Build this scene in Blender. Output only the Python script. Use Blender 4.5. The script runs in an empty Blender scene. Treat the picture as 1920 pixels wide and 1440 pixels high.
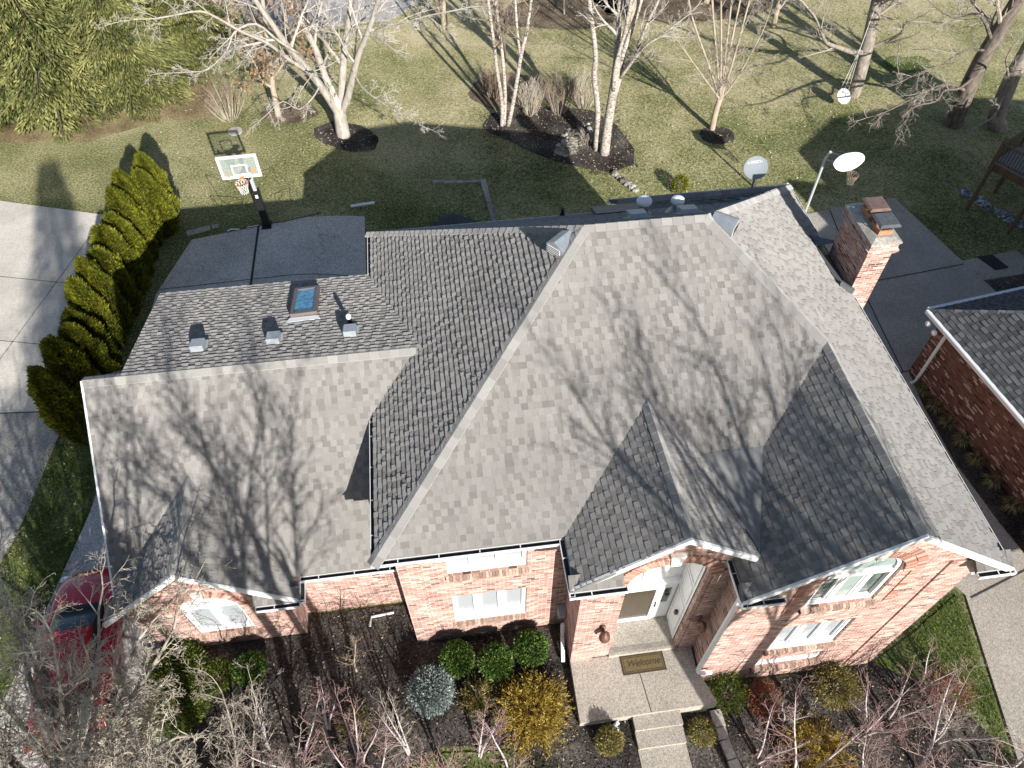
import bpy, bmesh, math, random
from mathutils import Vector, Matrix
from mathutils.geometry import tessellate_polygon
R = math.radians
C = bpy.context.scene.collection
scn = bpy.context.scene

# ---------------------------------------------------------------- camera, sky, sun, exposure
CAM_H = 19.6
cam = bpy.data.cameras.new('camera'); camo = bpy.data.objects.new('camera', cam); C.objects.link(camo)
cam.sensor_fit = 'HORIZONTAL'; cam.sensor_width = 36; cam.lens = 36 * 1393.06 / 1920
cam.clip_start = 0.1; cam.clip_end = 2000
def cam_axes(roll, tilt, yaw):
    cy, sy, ct, st, cr, sr = math.cos(yaw), math.sin(yaw), math.cos(tilt), math.sin(tilt), math.cos(roll), math.sin(roll)
    Rz = Matrix(((cy, sy, 0), (-sy, cy, 0), (0, 0, 1)))
    B = Matrix(((1, 0, 0), (0, -ct, -st), (0, st, -ct)))
    Rr = Matrix(((cr, -sr, 0), (sr, cr, 0), (0, 0, 1)))
    return Rr @ B @ Rz
CM = cam_axes(R(-0.4854), R(38.4264), R(-6.9132))
camo.matrix_world = Matrix(((CM[0][0], -CM[1][0], -CM[2][0], 0), (CM[0][1], -CM[1][1], -CM[2][1], 0),
                            (CM[0][2], -CM[1][2], -CM[2][2], CAM_H), (0, 0, 0, 1)))
scn.camera = camo

SUN = Vector((0.65, -2.03, 1.0)).normalized()
elev = math.asin(SUN.z); azim = math.atan2(SUN.x, SUN.y)
w = bpy.data.worlds.new('World'); scn.world = w; w.use_nodes = True
nt = w.node_tree; nt.nodes.clear()
sky = nt.nodes.new('ShaderNodeTexSky'); sky.sky_type = 'NISHITA'; sky.sun_disc = False
sky.sun_elevation = elev; sky.sun_rotation = azim; sky.altitude = 200; sky.dust_density = 1.0; sky.ozone_density = 1.2
bg = nt.nodes.new('ShaderNodeBackground'); bg.inputs[1].default_value = 0.072
wo = nt.nodes.new('ShaderNodeOutputWorld')
nt.links.new(sky.outputs[0], bg.inputs[0]); nt.links.new(bg.outputs[0], wo.inputs[0])
sl = bpy.data.lights.new('sun', 'SUN'); sl.energy = 5.0; sl.angle = R(0.5); sl.color = (1.0, 0.965, 0.915)
so = bpy.data.objects.new('sun', sl); C.objects.link(so); so.location = (20, -60, 40)
so.rotation_euler = (-SUN).to_track_quat('-Z', 'Y').to_euler()
scn.view_settings.view_transform = 'Standard'; scn.view_settings.look = 'None'
scn.view_settings.exposure = 0.78; scn.view_settings.gamma = 1.0

# ---------------------------------------------------------------- mesh helpers
class MB:
    """collects polygons, builds ONE mesh object"""
    def __init__(s): s.v = []; s.f = []; s.t = []; s.m = []
    def poly(s, pts, tint=0.5, m=0):
        i = len(s.v); s.v += [tuple(p) for p in pts]; s.f.append(tuple(range(i, i + len(pts)))); s.t.append(tint); s.m.append(m)
    def tris(s, pts, faces, tint=0.5, m=0):
        i = len(s.v); s.v += [tuple(p) for p in pts]
        for f in faces: s.f.append(tuple(i + k for k in f)); s.t.append(tint); s.m.append(m)
    def box(s, a, b, tint=0.5, m=0):
        x0, y0, z0 = a; x1, y1, z1 = b
        if x0 > x1: x0, x1 = x1, x0
        if y0 > y1: y0, y1 = y1, y0
        if z0 > z1: z0, z1 = z1, z0
        P = [(x0,y0,z0),(x1,y0,z0),(x1,y1,z0),(x0,y1,z0),(x0,y0,z1),(x1,y0,z1),(x1,y1,z1),(x0,y1,z1)]
        s.tris(P, [(0,3,2,1),(4,5,6,7),(0,1,5,4),(1,2,6,5),(2,3,7,6),(3,0,4,7)], tint, m)
    def obox(s, o, ax, ay, az, tint=0.5, m=0):
        """oriented box: corner o and three edge vectors (right handed)"""
        o, ax, ay, az = Vector(o), Vector(ax), Vector(ay), Vector(az)
        if ax.cross(ay).dot(az) < 0: ax, ay = ay, ax
        P = [o, o+ax, o+ax+ay, o+ay, o+az, o+ax+az, o+ax+ay+az, o+ay+az]
        s.tris(P, [(0,3,2,1),(4,5,6,7),(0,1,5,4),(1,2,6,5),(2,3,7,6),(3,0,4,7)], tint, m)
    def beam(s, p, q, w, h, up=(0,0,1), tint=0.5, m=0):
        p, q = Vector(p), Vector(q); d = (q - p); dn = d.normalized(); sd = dn.cross(Vector(up)).normalized(); u = sd.cross(dn)
        s.obox(p - sd*w/2 - u*h/2, d, sd*w, u*h, tint, m)
    def tube(s, pts, rad, n=6, tint=0.5, m=0, cap=True):
        pts = [Vector(p) for p in pts]
        if not isinstance(rad, (list, tuple)): rad = [rad] * len(pts)
        i0 = len(s.v); prev = None
        for k, p in enumerate(pts):
            d = (pts[min(k+1, len(pts)-1)] - pts[max(k-1, 0)])
            d = d.normalized() if d.length > 1e-9 else Vector((0,0,1))
            if prev is None:
                a = Vector((1,0,0)) if abs(d.x) < 0.8 else Vector((0,1,0)); u = d.cross(a).normalized()
            else:
                u = prev - d * prev.dot(d); u = u.normalized() if u.length > 1e-6 else d.orthogonal().normalized()
            prev = u; v2 = d.cross(u)
            for j in range(n):
                a = 2*math.pi*j/n
                s.v.append(tuple(p + (u*math.cos(a) + v2*math.sin(a)) * rad[k]))
        for k in range(len(pts)-1):
            for j in range(n):
                a = i0 + k*n + j; b = i0 + k*n + (j+1) % n
                s.f.append((a, b, b+n, a+n)); s.t.append(tint); s.m.append(m)
        if cap and n > 2:
            s.f.append(tuple(i0 + j for j in reversed(range(n)))); s.t.append(tint); s.m.append(m)
            e = i0 + (len(pts)-1)*n
            s.f.append(tuple(e + j for j in range(n))); s.t.append(tint); s.m.append(m)
    def lathe(s, o, prof, n=16, tint=0.5, m=0):
        i0 = len(s.v)
        for r, z in prof:
            for j in range(n):
                a = 2*math.pi*j/n; s.v.append((o[0]+r*math.cos(a), o[1]+r*math.sin(a), o[2]+z))
        for k in range(len(prof)-1):
            for j in range(n):
                a = i0+k*n+j; b = i0+k*n+(j+1) % n
                s.f.append((a, b, b+n, a+n)); s.t.append(tint); s.m.append(m)
        s.f.append(tuple(i0+j for j in reversed(range(n)))); s.t.append(tint); s.m.append(m)
        e = i0+(len(prof)-1)*n; s.f.append(tuple(e+j for j in range(n))); s.t.append(tint); s.m.append(m)
    def prism(s, loop, d, tint=0.5, m=0):
        """closed planar loop extruded by vector d (loop may be concave)"""
        L = [Vector(p) for p in loop]; d = Vector(d)
        nrm = Vector((0,0,0))
        for i in range(len(L)): nrm += L[i].cross(L[(i+1) % len(L)])
        if nrm.dot(d) > 0: L.reverse()
        T = tessellate_polygon([L]); n = len(L)
        nn = Vector((0,0,0))
        for i in range(n): nn += L[i].cross(L[(i+1) % n])
        for t in T:
            a, b, c = L[t[0]], L[t[1]], L[t[2]]
            if (b-a).cross(c-a).dot(nn) < 0: a, c = c, a
            s.poly([a, b, c], tint, m); s.poly([c+d, b+d, a+d], tint, m)
        for i in range(n):
            a, b = L[i], L[(i+1) % n]; s.poly([b, a, a+d, b+d], tint, m)
    def build(s, name, mats, parent=None, smooth=False, loc=None):
        me = bpy.data.meshes.new(name); me.from_pydata(s.v, [], s.f)
        if not isinstance(mats, (list, tuple)): mats = [mats]
        for mm in mats: me.materials.append(mm)
        if len(mats) > 1: me.polygons.foreach_set('material_index', s.m)
        at = me.attributes.new('tint', 'FLOAT', 'FACE'); at.data.foreach_set('value', s.t)
        if smooth: me.polygons.foreach_set('use_smooth', [True]*len(s.f))
        me.update(); o = bpy.data.objects.new(name, me); C.objects.link(o)
        if parent is not None: o.parent = parent
        if loc: o.location = loc
        return o

def tag(o, label=None, cat=None, group=None, kind=None):
    if label: o['label'] = label
    if cat: o['category'] = cat
    if group: o['group'] = group
    if kind: o['kind'] = kind
    return o
def thing(name, label, cat, loc=(0,0,0), rz=0, group=None):
    o = bpy.data.objects.new(name, None); C.objects.link(o); o.location = loc; o.rotation_euler = (0,0,rz)
    o.empty_display_size = 0.2
    return tag(o, label, cat, group)
def copy_tree(o, parent=None):
    c = o.copy(); C.objects.link(c); c.parent = parent
    for ch in list(o.children): copy_tree(ch, c)
    return c

# ---------------------------------------------------------------- materials
def newmat(name):
    m = bpy.data.materials.new(name); m.use_nodes = True; n = m.node_tree
    b = n.nodes['Principled BSDF']; return m, n, b
def N(n, typ, **kw):
    x = n.nodes.new(typ)
    for k, v in kw.items():
        if k.startswith('i_'):
            key = k[2:]; x.inputs[int(key) if key.isdigit() else key].default_value = v
        else: setattr(x, k, v)
    return x
def link(n, a, b): n.links.new(a, b)
def ramp(n, fac, stops):
    r = n.nodes.new('ShaderNodeValToRGB'); cr = r.color_ramp
    while len(cr.elements) < len(stops): cr.elements.new(0.5)
    for e, (p, c) in zip(cr.elements, stops):
        e.position = p; e.color = (c[0], c[1], c[2], 1)
    link(n, fac, r.inputs[0]); return r
def flat(name, col, rough=0.6, metal=0.0, noise=0.0, scale=8.0, spec=0.5, coat=0.0):
    m, n, b = newmat(name)
    b.inputs['Roughness'].default_value = rough; b.inputs['Metallic'].default_value = metal
    b.inputs['Specular IOR Level'].default_value = spec; b.inputs['Coat Weight'].default_value = coat
    if noise > 0:
        tc = N(n, 'ShaderNodeTexCoord'); ns = N(n, 'ShaderNodeTexNoise', i_Scale=scale, i_Detail=6.0)
        link(n, tc.outputs['Object'], ns.inputs['Vector'])
        r = ramp(n, ns.outputs['Fac'], [(0.3, [c*(1-noise) for c in col]), (0.7, [min(1, c*(1+noise)) for c in col])])
        link(n, r.outputs[0], b.inputs['Base Color'])
    else: b.inputs['Base Color'].default_value = (*col, 1)
    return m
def tinted(name, stops, rough=0.85, nscale=60.0, namt=0.25, bump=0.0, spec=0.3, trans=0.0, blotch=0.0):
    """colour from the per-face 'tint' value, varied by noise"""
    m, n, b = newmat(name); b.inputs['Roughness'].default_value = rough; b.inputs['Specular IOR Level'].default_value = spec; b.inputs['Diffuse Roughness'].default_value = 1.0 if rough > 0.9 else 0.0
    at = N(n, 'ShaderNodeAttribute', attribute_name='tint'); r = ramp(n, at.outputs['Fac'], stops)
    tc = N(n, 'ShaderNodeTexCoord'); ns = N(n, 'ShaderNodeTexNoise', i_Scale=nscale, i_Detail=4.0)
    link(n, tc.outputs['Object'], ns.inputs['Vector'])
    mr = N(n, 'ShaderNodeMapRange', i_1=0.25, i_2=0.75, i_3=1-namt, i_4=1+namt); link(n, ns.outputs['Fac'], mr.inputs[0])
    out = mr.outputs[0]
    if blotch > 0:
        n2 = N(n, 'ShaderNodeTexNoise', i_Scale=0.7, i_Detail=3.0); link(n, tc.outputs['Object'], n2.inputs['Vector'])
        m2 = N(n, 'ShaderNodeMapRange', i_1=0.3, i_2=0.7, i_3=1-blotch, i_4=1+blotch); link(n, n2.outputs['Fac'], m2.inputs[0])
        mu = N(n, 'ShaderNodeMath', operation='MULTIPLY'); link(n, out, mu.inputs[0]); link(n, m2.outputs[0], mu.inputs[1]); out = mu.outputs[0]
    mx = N(n, 'ShaderNodeVectorMath', operation='SCALE'); link(n, r.outputs[0], mx.inputs[0]); link(n, out, mx.inputs['Scale'])
    link(n, mx.outputs[0], b.inputs['Base Color'])
    if bump > 0:
        bp = N(n, 'ShaderNodeBump', i_Strength=bump, i_Distance=0.01); link(n, ns.outputs['Fac'], bp.inputs['Height']); link(n, bp.outputs[0], b.inputs['Normal'])
    if trans > 0:
        b.inputs['Subsurface Weight'].default_value = 0
        tr = N(n, 'ShaderNodeBsdfTranslucent'); link(n, mx.outputs[0], tr.inputs[0])
        ms = N(n, 'ShaderNodeMixShader', i_0=trans); link(n, b.outputs[0], ms.inputs[1]); link(n, tr.outputs[0], ms.inputs[2])
        link(n, ms.outputs[0], n.nodes['Material Output'].inputs[0])
    return m
def wall_coords(n):
    """x,y of a wall face: horizontal run and height, whichever way the face looks"""
    tc = N(n, 'ShaderNodeTexCoord'); se = N(n, 'ShaderNodeSeparateXYZ'); link(n, tc.outputs['Object'], se.inputs[0])
    ge = N(n, 'ShaderNodeSeparateXYZ'); link(n, tc.outputs['Normal'], ge.inputs[0])
    ab = N(n, 'ShaderNodeMath', operation='ABSOLUTE'); link(n, ge.outputs['X'], ab.inputs[0])
    gt = N(n, 'ShaderNodeMath', operation='GREATER_THAN', i_1=0.6); link(n, ab.outputs[0], gt.inputs[0])
    mx = N(n, 'ShaderNodeMix', data_type='FLOAT'); link(n, gt.outputs[0], mx.inputs[0]); link(n, se.outputs['X'], mx.inputs[2]); link(n, se.outputs['Y'], mx.inputs[3])
    cb = N(n, 'ShaderNodeCombineXYZ'); link(n, mx.outputs[0], cb.inputs[0]); link(n, se.outputs['Z'], cb.inputs[1])
    return cb.outputs[0], tc
def brick_mat(name, c1, c2, mortar, blk=0.1, wht=0.1):
    m, n, b = newmat(name); b.inputs['Roughness'].default_value = 0.85; b.inputs['Specular IOR Level'].default_value = 0.2
    vec, tc = wall_coords(n)
    br = N(n, 'ShaderNodeTexBrick', i_Scale=1.0); br.inputs['Mortar Size'].default_value = 0.006; br.inputs['Mortar Smooth'].default_value = 0.2
    br.inputs['Brick Width'].default_value = 0.21; br.inputs['Row Height'].default_value = 0.07; br.inputs['Bias'].default_value = 0.0
    br.inputs['Color1'].default_value = (0,0,0,1); br.inputs['Color2'].default_value = (1,1,1,1); br.inputs['Mortar'].default_value = (0.5,0.5,0.5,1)
    link(n, vec, br.inputs['Vector'])
    bk = N(n, 'ShaderNodeSeparateColor'); link(n, br.outputs['Color'], bk.inputs[0])
    r = ramp(n, bk.outputs[0], [(0.0, [c*0.25 for c in c1]), (blk, c1), (0.45, [(a*0.6+c*0.4) for a, c in zip(c1, c2)]), (0.8, c2), (1-wht*0.7, [min(1, c*1.25) for c in c2]), (1.0, (0.55,0.45,0.38))])
    ns = N(n, 'ShaderNodeTexNoise', i_Scale=22.0, i_Detail=5.0); link(n, tc.outputs['Object'], ns.inputs['Vector'])
    n2 = N(n, 'ShaderNodeTexNoise', i_Scale=0.9, i_Detail=4.0); link(n, tc.outputs['Object'], n2.inputs['Vector'])
    ad = N(n, 'ShaderNodeMath', operation='ADD'); link(n, ns.outputs['Fac'], ad.inputs[0]); link(n, n2.outputs['Fac'], ad.inputs[1])
    mr = N(n, 'ShaderNodeMapRange', i_1=0.6, i_2=1.4, i_3=0.75, i_4=1.25); link(n, ad.outputs[0], mr.inputs[0])
    sc = N(n, 'ShaderNodeVectorMath', operation='SCALE'); link(n, r.outputs[0], sc.inputs[0]); link(n, mr.outputs[0], sc.inputs['Scale'])
    mx = N(n, 'ShaderNodeMix', data_type='RGBA'); link(n, br.outputs['Fac'], mx.inputs[0]); link(n, sc.outputs[0], mx.inputs[6]); mx.inputs[7].default_value = (*mortar, 1)
    link(n, mx.outputs[2], b.inputs['Base Color'])
    iv = N(n, 'ShaderNodeMath', operation='SUBTRACT', i_0=1.0); link(n, br.outputs['Fac'], iv.inputs[1])
    a2 = N(n, 'ShaderNodeMath', operation='MULTIPLY_ADD', i_1=0.35); link(n, ns.outputs['Fac'], a2.inputs[0]); link(n, iv.outputs[0], a2.inputs[2])
    bp = N(n, 'ShaderNodeBump', i_Strength=0.8, i_Distance=0.012); link(n, a2.outputs[0], bp.inputs['Height']); link(n, bp.outputs[0], b.inputs['Normal'])
    return m
def concrete_mat(name, base, speck=0.35, sscale=45.0, blotch=0.2, joints=None, rot=0.0, cracks=0.0):
    m, n, b = newmat(name); b.inputs['Roughness'].default_value = 0.9; b.inputs['Specular IOR Level'].default_value = 0.2
    tc = N(n, 'ShaderNodeTexCoord')
    v = N(n, 'ShaderNodeTexVoronoi', i_Scale=sscale); link(n, tc.outputs['Object'], v.inputs['Vector'])
    sp = N(n, 'ShaderNodeSeparateColor'); link(n, v.outputs['Color'], sp.inputs[0])
    mr = N(n, 'ShaderNodeMapRange', i_1=0, i_2=1, i_3=1-speck, i_4=1+speck); link(n, sp.outputs[0], mr.inputs[0])
    n2 = N(n, 'ShaderNodeTexNoise', i_Scale=0.55, i_Detail=9.0, i_Roughness=0.65); link(n, tc.outputs['Object'], n2.inputs['Vector'])
    m2 = N(n, 'ShaderNodeMapRange', i_1=0.3, i_2=0.7, i_3=1-blotch, i_4=1+blotch); link(n, n2.outputs['Fac'], m2.inputs[0])
    mu = N(n, 'ShaderNodeMath', operation='MULTIPLY'); link(n, mr.outputs[0], mu.inputs[0]); link(n, m2.outputs[0], mu.inputs[1])
    if cracks > 0:
        wn = N(n, 'ShaderNodeTexNoise', i_Scale=1.5, i_Detail=6.0); link(n, tc.outputs['Object'], wn.inputs['Vector'])
        vm = N(n, 'ShaderNodeVectorMath', operation='MULTIPLY_ADD'); link(n, wn.outputs['Color'], vm.inputs[0]); vm.inputs[1].default_value = (0.9,0.9,0.9); link(n, tc.outputs['Object'], vm.inputs[2])
        vc = N(n, 'ShaderNodeTexVoronoi', feature='DISTANCE_TO_EDGE', i_Scale=0.22); link(n, vm.outputs[0], vc.inputs['Vector'])
        ck = N(n, 'ShaderNodeMapRange', i_1=0.0, i_2=0.006, i_3=1-cracks, i_4=1.0); link(n, vc.outputs['Distance'], ck.inputs[0])
        m3 = N(n, 'ShaderNodeMath', operation='MULTIPLY'); link(n, mu.outputs[0], m3.inputs[0]); link(n, ck.outputs[0], m3.inputs[1]); mu = m3
    sc = N(n, 'ShaderNodeVectorMath', operation='SCALE'); sc.inputs[0].default_value = base; link(n, mu.outputs[0], sc.inputs['Scale'])
    link(n, sc.outputs[0], b.inputs['Base Color'])
    bp = N(n, 'ShaderNodeBump', i_Strength=0.35, i_Distance=0.008); link(n, v.outputs['Distance'], bp.inputs['Height']); link(n, bp.outputs[0], b.inputs['Normal'])
    return m
def bark_mat(name, c1, c2, scale=6.0, dark=(0.03,0.025,0.02), dk=0.0, stretch=3.0):
    m, n, b = newmat(name); b.inputs['Roughness'].default_value = 0.9; b.inputs['Specular IOR Level'].default_value = 0.15
    tc = N(n, 'ShaderNodeTexCoord'); mp = N(n, 'ShaderNodeMapping'); mp.inputs['Scale'].default_value = (scale, scale, scale/stretch)
    link(n, tc.outputs['Object'], mp.inputs[0]); ns = N(n, 'ShaderNodeTexNoise', i_Scale=1.0, i_Detail=8.0, i_Roughness=0.7); link(n, mp.outputs[0], ns.inputs['Vector'])
    st = [(0.3, c1), (0.65, c2)]
    if dk > 0: st = [(max(0, dk-0.03), dark), (dk+0.03, c1), (0.68, c2)]
    r = ramp(n, ns.outputs['Fac'], st); link(n, r.outputs[0], b.inputs['Base Color'])
    bp = N(n, 'ShaderNodeBump', i_Strength=0.6, i_Distance=0.02); link(n, ns.outputs['Fac'], bp.inputs['Height']); link(n, bp.outputs[0], b.inputs['Normal'])
    return m

M = {}
M['shingle'] = tinted('weathered grey shingle', [(0,(0.150,0.140,0.129)), (0.3,(0.208,0.196,0.182)), (0.6,(0.268,0.255,0.238)), (1,(0.318,0.304,0.286))], rough=0.95, nscale=90, namt=0.22, bump=0.5, spec=0.1, blotch=0.08)
M['shingle_nb'] = tinted('slate grey shingle', [(0,(0.05,0.053,0.057)), (0.5,(0.09,0.095,0.10)), (1,(0.17,0.178,0.188))], rough=0.95, nscale=90, namt=0.22, bump=0.5, spec=0.1, blotch=0.1)
M['cap'] = tinted('ridge shingle', [(0,(0.265,0.255,0.240)), (1,(0.350,0.340,0.323))], rough=0.95, nscale=90, namt=0.15, bump=0.4, spec=0.1)
M['membrane'] = flat('roll roofing', (0.19,0.19,0.185), 0.9, noise=0.12, scale=3)
M['brick'] = brick_mat('red brick', (0.30,0.145,0.115), (0.47,0.295,0.245), (0.62,0.57,0.52))
M['brick_nb'] = brick_mat('brown brick', (0.125,0.050,0.038), (0.20,0.092,0.070), (0.13,0.10,0.08), blk=0.16, wht=0.22)
M['brick_unit'] = tinted('brick unit', [(0,(0.22,0.10,0.075)), (0.25,(0.34,0.155,0.115)), (0.7,(0.47,0.26,0.20)), (1,(0.56,0.40,0.32))], nscale=40, bump=0.5)
M['sill_unit'] = tinted('weathered sill brick', [(0,(0.20,0.14,0.11)), (0.6,(0.34,0.22,0.17)), (1,(0.46,0.34,0.27))], nscale=25, namt=0.4, bump=0.5)
M['mortar'] = flat('mortar', (0.48,0.43,0.37), 0.9, noise=0.1, scale=20)
M['white'] = flat('white painted trim', (0.80,0.80,0.79), 0.45, noise=0.03, scale=5)
M['gutter'] = flat('white aluminium gutter', (0.74,0.75,0.76), 0.4, noise=0.04, scale=3)
M['gutter_in'] = flat('gutter debris and shade', (0.07,0.07,0.068), 0.7, noise=0.3, scale=8)  # leaf debris plus the trough's shade, both put into this dark colour
M['cream'] = flat('keystone limestone', (0.66,0.64,0.58), 0.8, noise=0.1, scale=12)
M['metal'] = flat('galvanised metal', (0.42,0.45,0.48), 0.42, metal=0.65, noise=0.15, scale=9)
M['vent'] = flat('painted vent metal', (0.36,0.39,0.41), 0.5, metal=0.3, noise=0.1, scale=9)
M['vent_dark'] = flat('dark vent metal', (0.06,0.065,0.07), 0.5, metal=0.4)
M['lead'] = flat('lead flashing', (0.13,0.14,0.15), 0.55, metal=0.4, noise=0.2, scale=6)
M['black'] = flat('black plastic', (0.012,0.012,0.013), 0.45)
M['copper'] = flat('aged copper', (0.22,0.13,0.10), 0.5, metal=0.6, noise=0.3, scale=14)
M['rust'] = flat('brown flue cap metal', (0.25,0.16,0.13), 0.5, metal=0.4, noise=0.2, scale=7)
M['clay'] = flat('clay flue tile', (0.42,0.19,0.10), 0.8, noise=0.2, scale=12)
M['skyframe'] = flat('taupe skylight frame', (0.20,0.17,0.155), 0.5, metal=0.3, noise=0.1, scale=7)
M['crown'] = concrete_mat('mossy chimney crown', (0.36,0.34,0.30), 0.25, 30, 0.55)
M['agg'] = concrete_mat('exposed aggregate concrete', (0.37,0.335,0.285), 0.30, 42, 0.16)
M['agg_grey'] = concrete_mat('grey aggregate concrete', (0.52,0.495,0.455), 0.30, 30, 0.18, cracks=0.35)
M['drive'] = concrete_mat('pale concrete drive', (0.56,0.52,0.455), 0.12, 26, 0.16)
M['drive2'] = concrete_mat('aggregate drive', (0.36,0.335,0.30), 0.28, 28, 0.18)
M['asphalt'] = concrete_mat('street concrete', (0.33,0.315,0.31), 0.1, 20, 0.15)
M['joint'] = flat('joint grime', (0.045,0.042,0.038), 0.9)
M['stone'] = concrete_mat('rough stone', (0.36,0.34,0.30), 0.2, 14, 0.5)
M['mat'] = concrete_mat('coir mat', (0.15,0.11,0.055), 0.3, 90, 0.15)
M['mat_dk'] = flat('mat border', (0.055,0.040,0.022), 0.95)
M['wood'] = bark_mat('deck timber', (0.11,0.07,0.04), (0.20,0.13,0.08), 8, stretch=8)
M['deckboard'] = bark_mat('grey deck boards', (0.16,0.14,0.13), (0.25,0.23,0.21), 8, stretch=8)
M['car'] = flat('red car paint', (0.58,0.010,0.030), 0.25, coat=1.0)
M['car_glass'] = flat('dark car glass', (0.012,0.014,0.016), 0.05, spec=0.8)
M['lamp_red'] = flat('tail lamp red', (0.6,0.01,0.01), 0.2, coat=1.0)
M['lamp_clear'] = flat('clear lamp lens', (0.7,0.72,0.75), 0.1, coat=1.0)
M['tyre'] = flat('tyre rubber', (0.02,0.02,0.02), 0.8)
M['orange'] = flat('orange', (0.80,0.25,0.10), 0.5)
M['net'] = flat('white net cord', (0.75,0.74,0.72), 0.8)
M['net_old'] = flat('weathered net cord', (0.40,0.34,0.25), 0.9)
M['wire'] = flat('dark wire', (0.05,0.05,0.05), 0.5, metal=0.5)
M['dish'] = flat('grey dish enamel', (0.19,0.215,0.235), 0.75, noise=0.03)
M['pole'] = flat('painted steel pole', (0.55,0.57,0.60), 0.4, metal=0.3)
M['letter'] = flat('white lettering', (0.78,0.80,0.82), 0.5)

def blind_glass(name, col, rough, str_=0.0):
    m, n, b = newmat(name)
    b.inputs['Base Color'].default_value = (*col, 1); b.inputs['Roughness'].default_value = rough
    b.inputs['Coat Weight'].default_value = 1.0; b.inputs['Coat Roughness'].default_value = 0.02
    tc = N(n, 'ShaderNodeTexCoord'); wv = N(n, 'ShaderNodeTexWave', bands_direction='Z', i_Scale=6.0, i_Distortion=0.6, i_Detail=1.0)
    link(n, tc.outputs['Object'], wv.inputs['Vector'])
    r = ramp(n, wv.outputs['Fac'], [(0.0, [c*0.86 for c in col]), (0.4, col)]); link(n, r.outputs[0], b.inputs['Base Color'])
    return m
M['pane_blind'] = blind_glass('glass over white blinds', (0.36,0.39,0.41), 0.5)
M['pane_green'] = blind_glass('greenish glass over blinds', (0.34,0.42,0.39), 0.3)
m, n, b = newmat('dark reflecting glass'); b.inputs['Roughness'].default_value = 0.03; b.inputs['Specular IOR Level'].default_value = 0.9
tc = N(n, 'ShaderNodeTexCoord'); ns = N(n, 'ShaderNodeTexNoise', i_Scale=7.0, i_Detail=6.0); link(n, tc.outputs['Object'], ns.inputs['Vector'])
r = ramp(n, ns.outputs['Fac'], [(0.35, (0.03,0.045,0.04)), (0.6, (0.14,0.18,0.16))]); link(n, r.outputs[0], b.inputs['Base Color']); M['pane_dark'] = m
m, n, b = newmat('storm door glass'); b.inputs['Roughness'].default_value = 0.15; b.inputs['Specular IOR Level'].default_value = 0.6
tc = N(n, 'ShaderNodeTexCoord'); vo = N(n, 'ShaderNodeTexVoronoi', i_Scale=55.0); link(n, tc.outputs['Object'], vo.inputs['Vector'])
sp = N(n, 'ShaderNodeSeparateXYZ'); link(n, tc.outputs['Object'], sp.inputs[0])
r = ramp(n, vo.outputs['Distance'], [(0.0, (0.13,0.10,0.06)), (0.6, (0.035,0.028,0.02))]); link(n, r.outputs[0], b.inputs['Base Color']); M['pane_door'] = m
m, n, b = newmat('skylight glass'); b.inputs['Roughness'].default_value = 0.12; b.inputs['Specular IOR Level'].default_value = 0.8
tc = N(n, 'ShaderNodeTexCoord'); vo = N(n, 'ShaderNodeTexNoise', i_Scale=9.0, i_Detail=9.0, i_Roughness=0.75); link(n, tc.outputs['Object'], vo.inputs['Vector'])
r = ramp(n, vo.outputs['Fac'], [(0.36, (0.02,0.03,0.05)), (0.48, (0.03,0.22,0.42)), (0.6, (0.12,0.42,0.62)), (0.68, (0.10,0.12,0.16))]); link(n, r.outputs[0], b.inputs['Base Color']); M['pane_sky'] = m
m, n, b = newmat('clear backboard'); b.inputs['Roughness'].default_value = 0.05; b.inputs['Base Color'].default_value = (0.75,0.85,0.85,1)
tr = N(n, 'ShaderNodeBsdfTransparent'); tr.inputs[0].default_value = (0.93,0.97,0.96,1); ms = N(n, 'ShaderNodeMixShader', i_0=0.14)
link(n, tr.outputs[0], ms.inputs[1]); link(n, b.outputs[0], ms.inputs[2]); link(n, ms.outputs[0], n.nodes['Material Output'].inputs[0]); M['acrylic'] = m

# ground cover: grass with straw, fallen leaf flecks
def grass_mat():
    m, n, b = newmat('winter lawn'); b.inputs['Roughness'].default_value = 0.95; b.inputs['Specular IOR Level'].default_value = 0.1
    tc = N(n, 'ShaderNodeTexCoord')
    fine = N(n, 'ShaderNodeTexNoise', i_Scale=11.0, i_Detail=10.0, i_Roughness=0.85); link(n, tc.outputs['Object'], fine.inputs['Vector'])
    big = N(n, 'ShaderNodeTexNoise', i_Scale=0.22, i_Detail=7.0, i_Roughness=0.6); link(n, tc.outputs['Object'], big.inputs['Vector'])
    sp = N(n, 'ShaderNodeSeparateXYZ'); link(n, tc.outputs['Object'], sp.inputs[0])
    dist = N(n, 'ShaderNodeMapRange', i_1=19.0, i_2=44.0, i_3=0.0, i_4=0.30); link(n, sp.outputs['Y'], dist.inputs[0])
    s1 = N(n, 'ShaderNodeMath', operation='MULTIPLY_ADD', i_1=1.15); link(n, big.outputs['Fac'], s1.inputs[0]); link(n, dist.outputs[0], s1.inputs[2])
    s2 = N(n, 'ShaderNodeMath', operation='MULTIPLY_ADD', i_1=3.3); link(n, fine.outputs['Fac'], s2.inputs[0]); link(n, s1.outputs[0], s2.inputs[2])
    s3 = N(n, 'ShaderNodeMath', operation='ADD', i_1=-1.85); link(n, s2.outputs[0], s3.inputs[0])
    r = ramp(n, s3.outputs[0], [(0.08, (0.042,0.066,0.018)), (0.30, (0.105,0.132,0.044)), (0.50, (0.225,0.225,0.095)), (0.68, (0.39,0.345,0.185)), (0.92, (0.56,0.49,0.32))])
    link(n, r.outputs[0], b.inputs['Base Color'])
    bp = N(n, 'ShaderNodeBump', i_Strength=0.9, i_Distance=0.05); link(n, fine.outputs['Fac'], bp.inputs['Height']); link(n, bp.outputs[0], b.inputs['Normal'])
    return m
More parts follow.
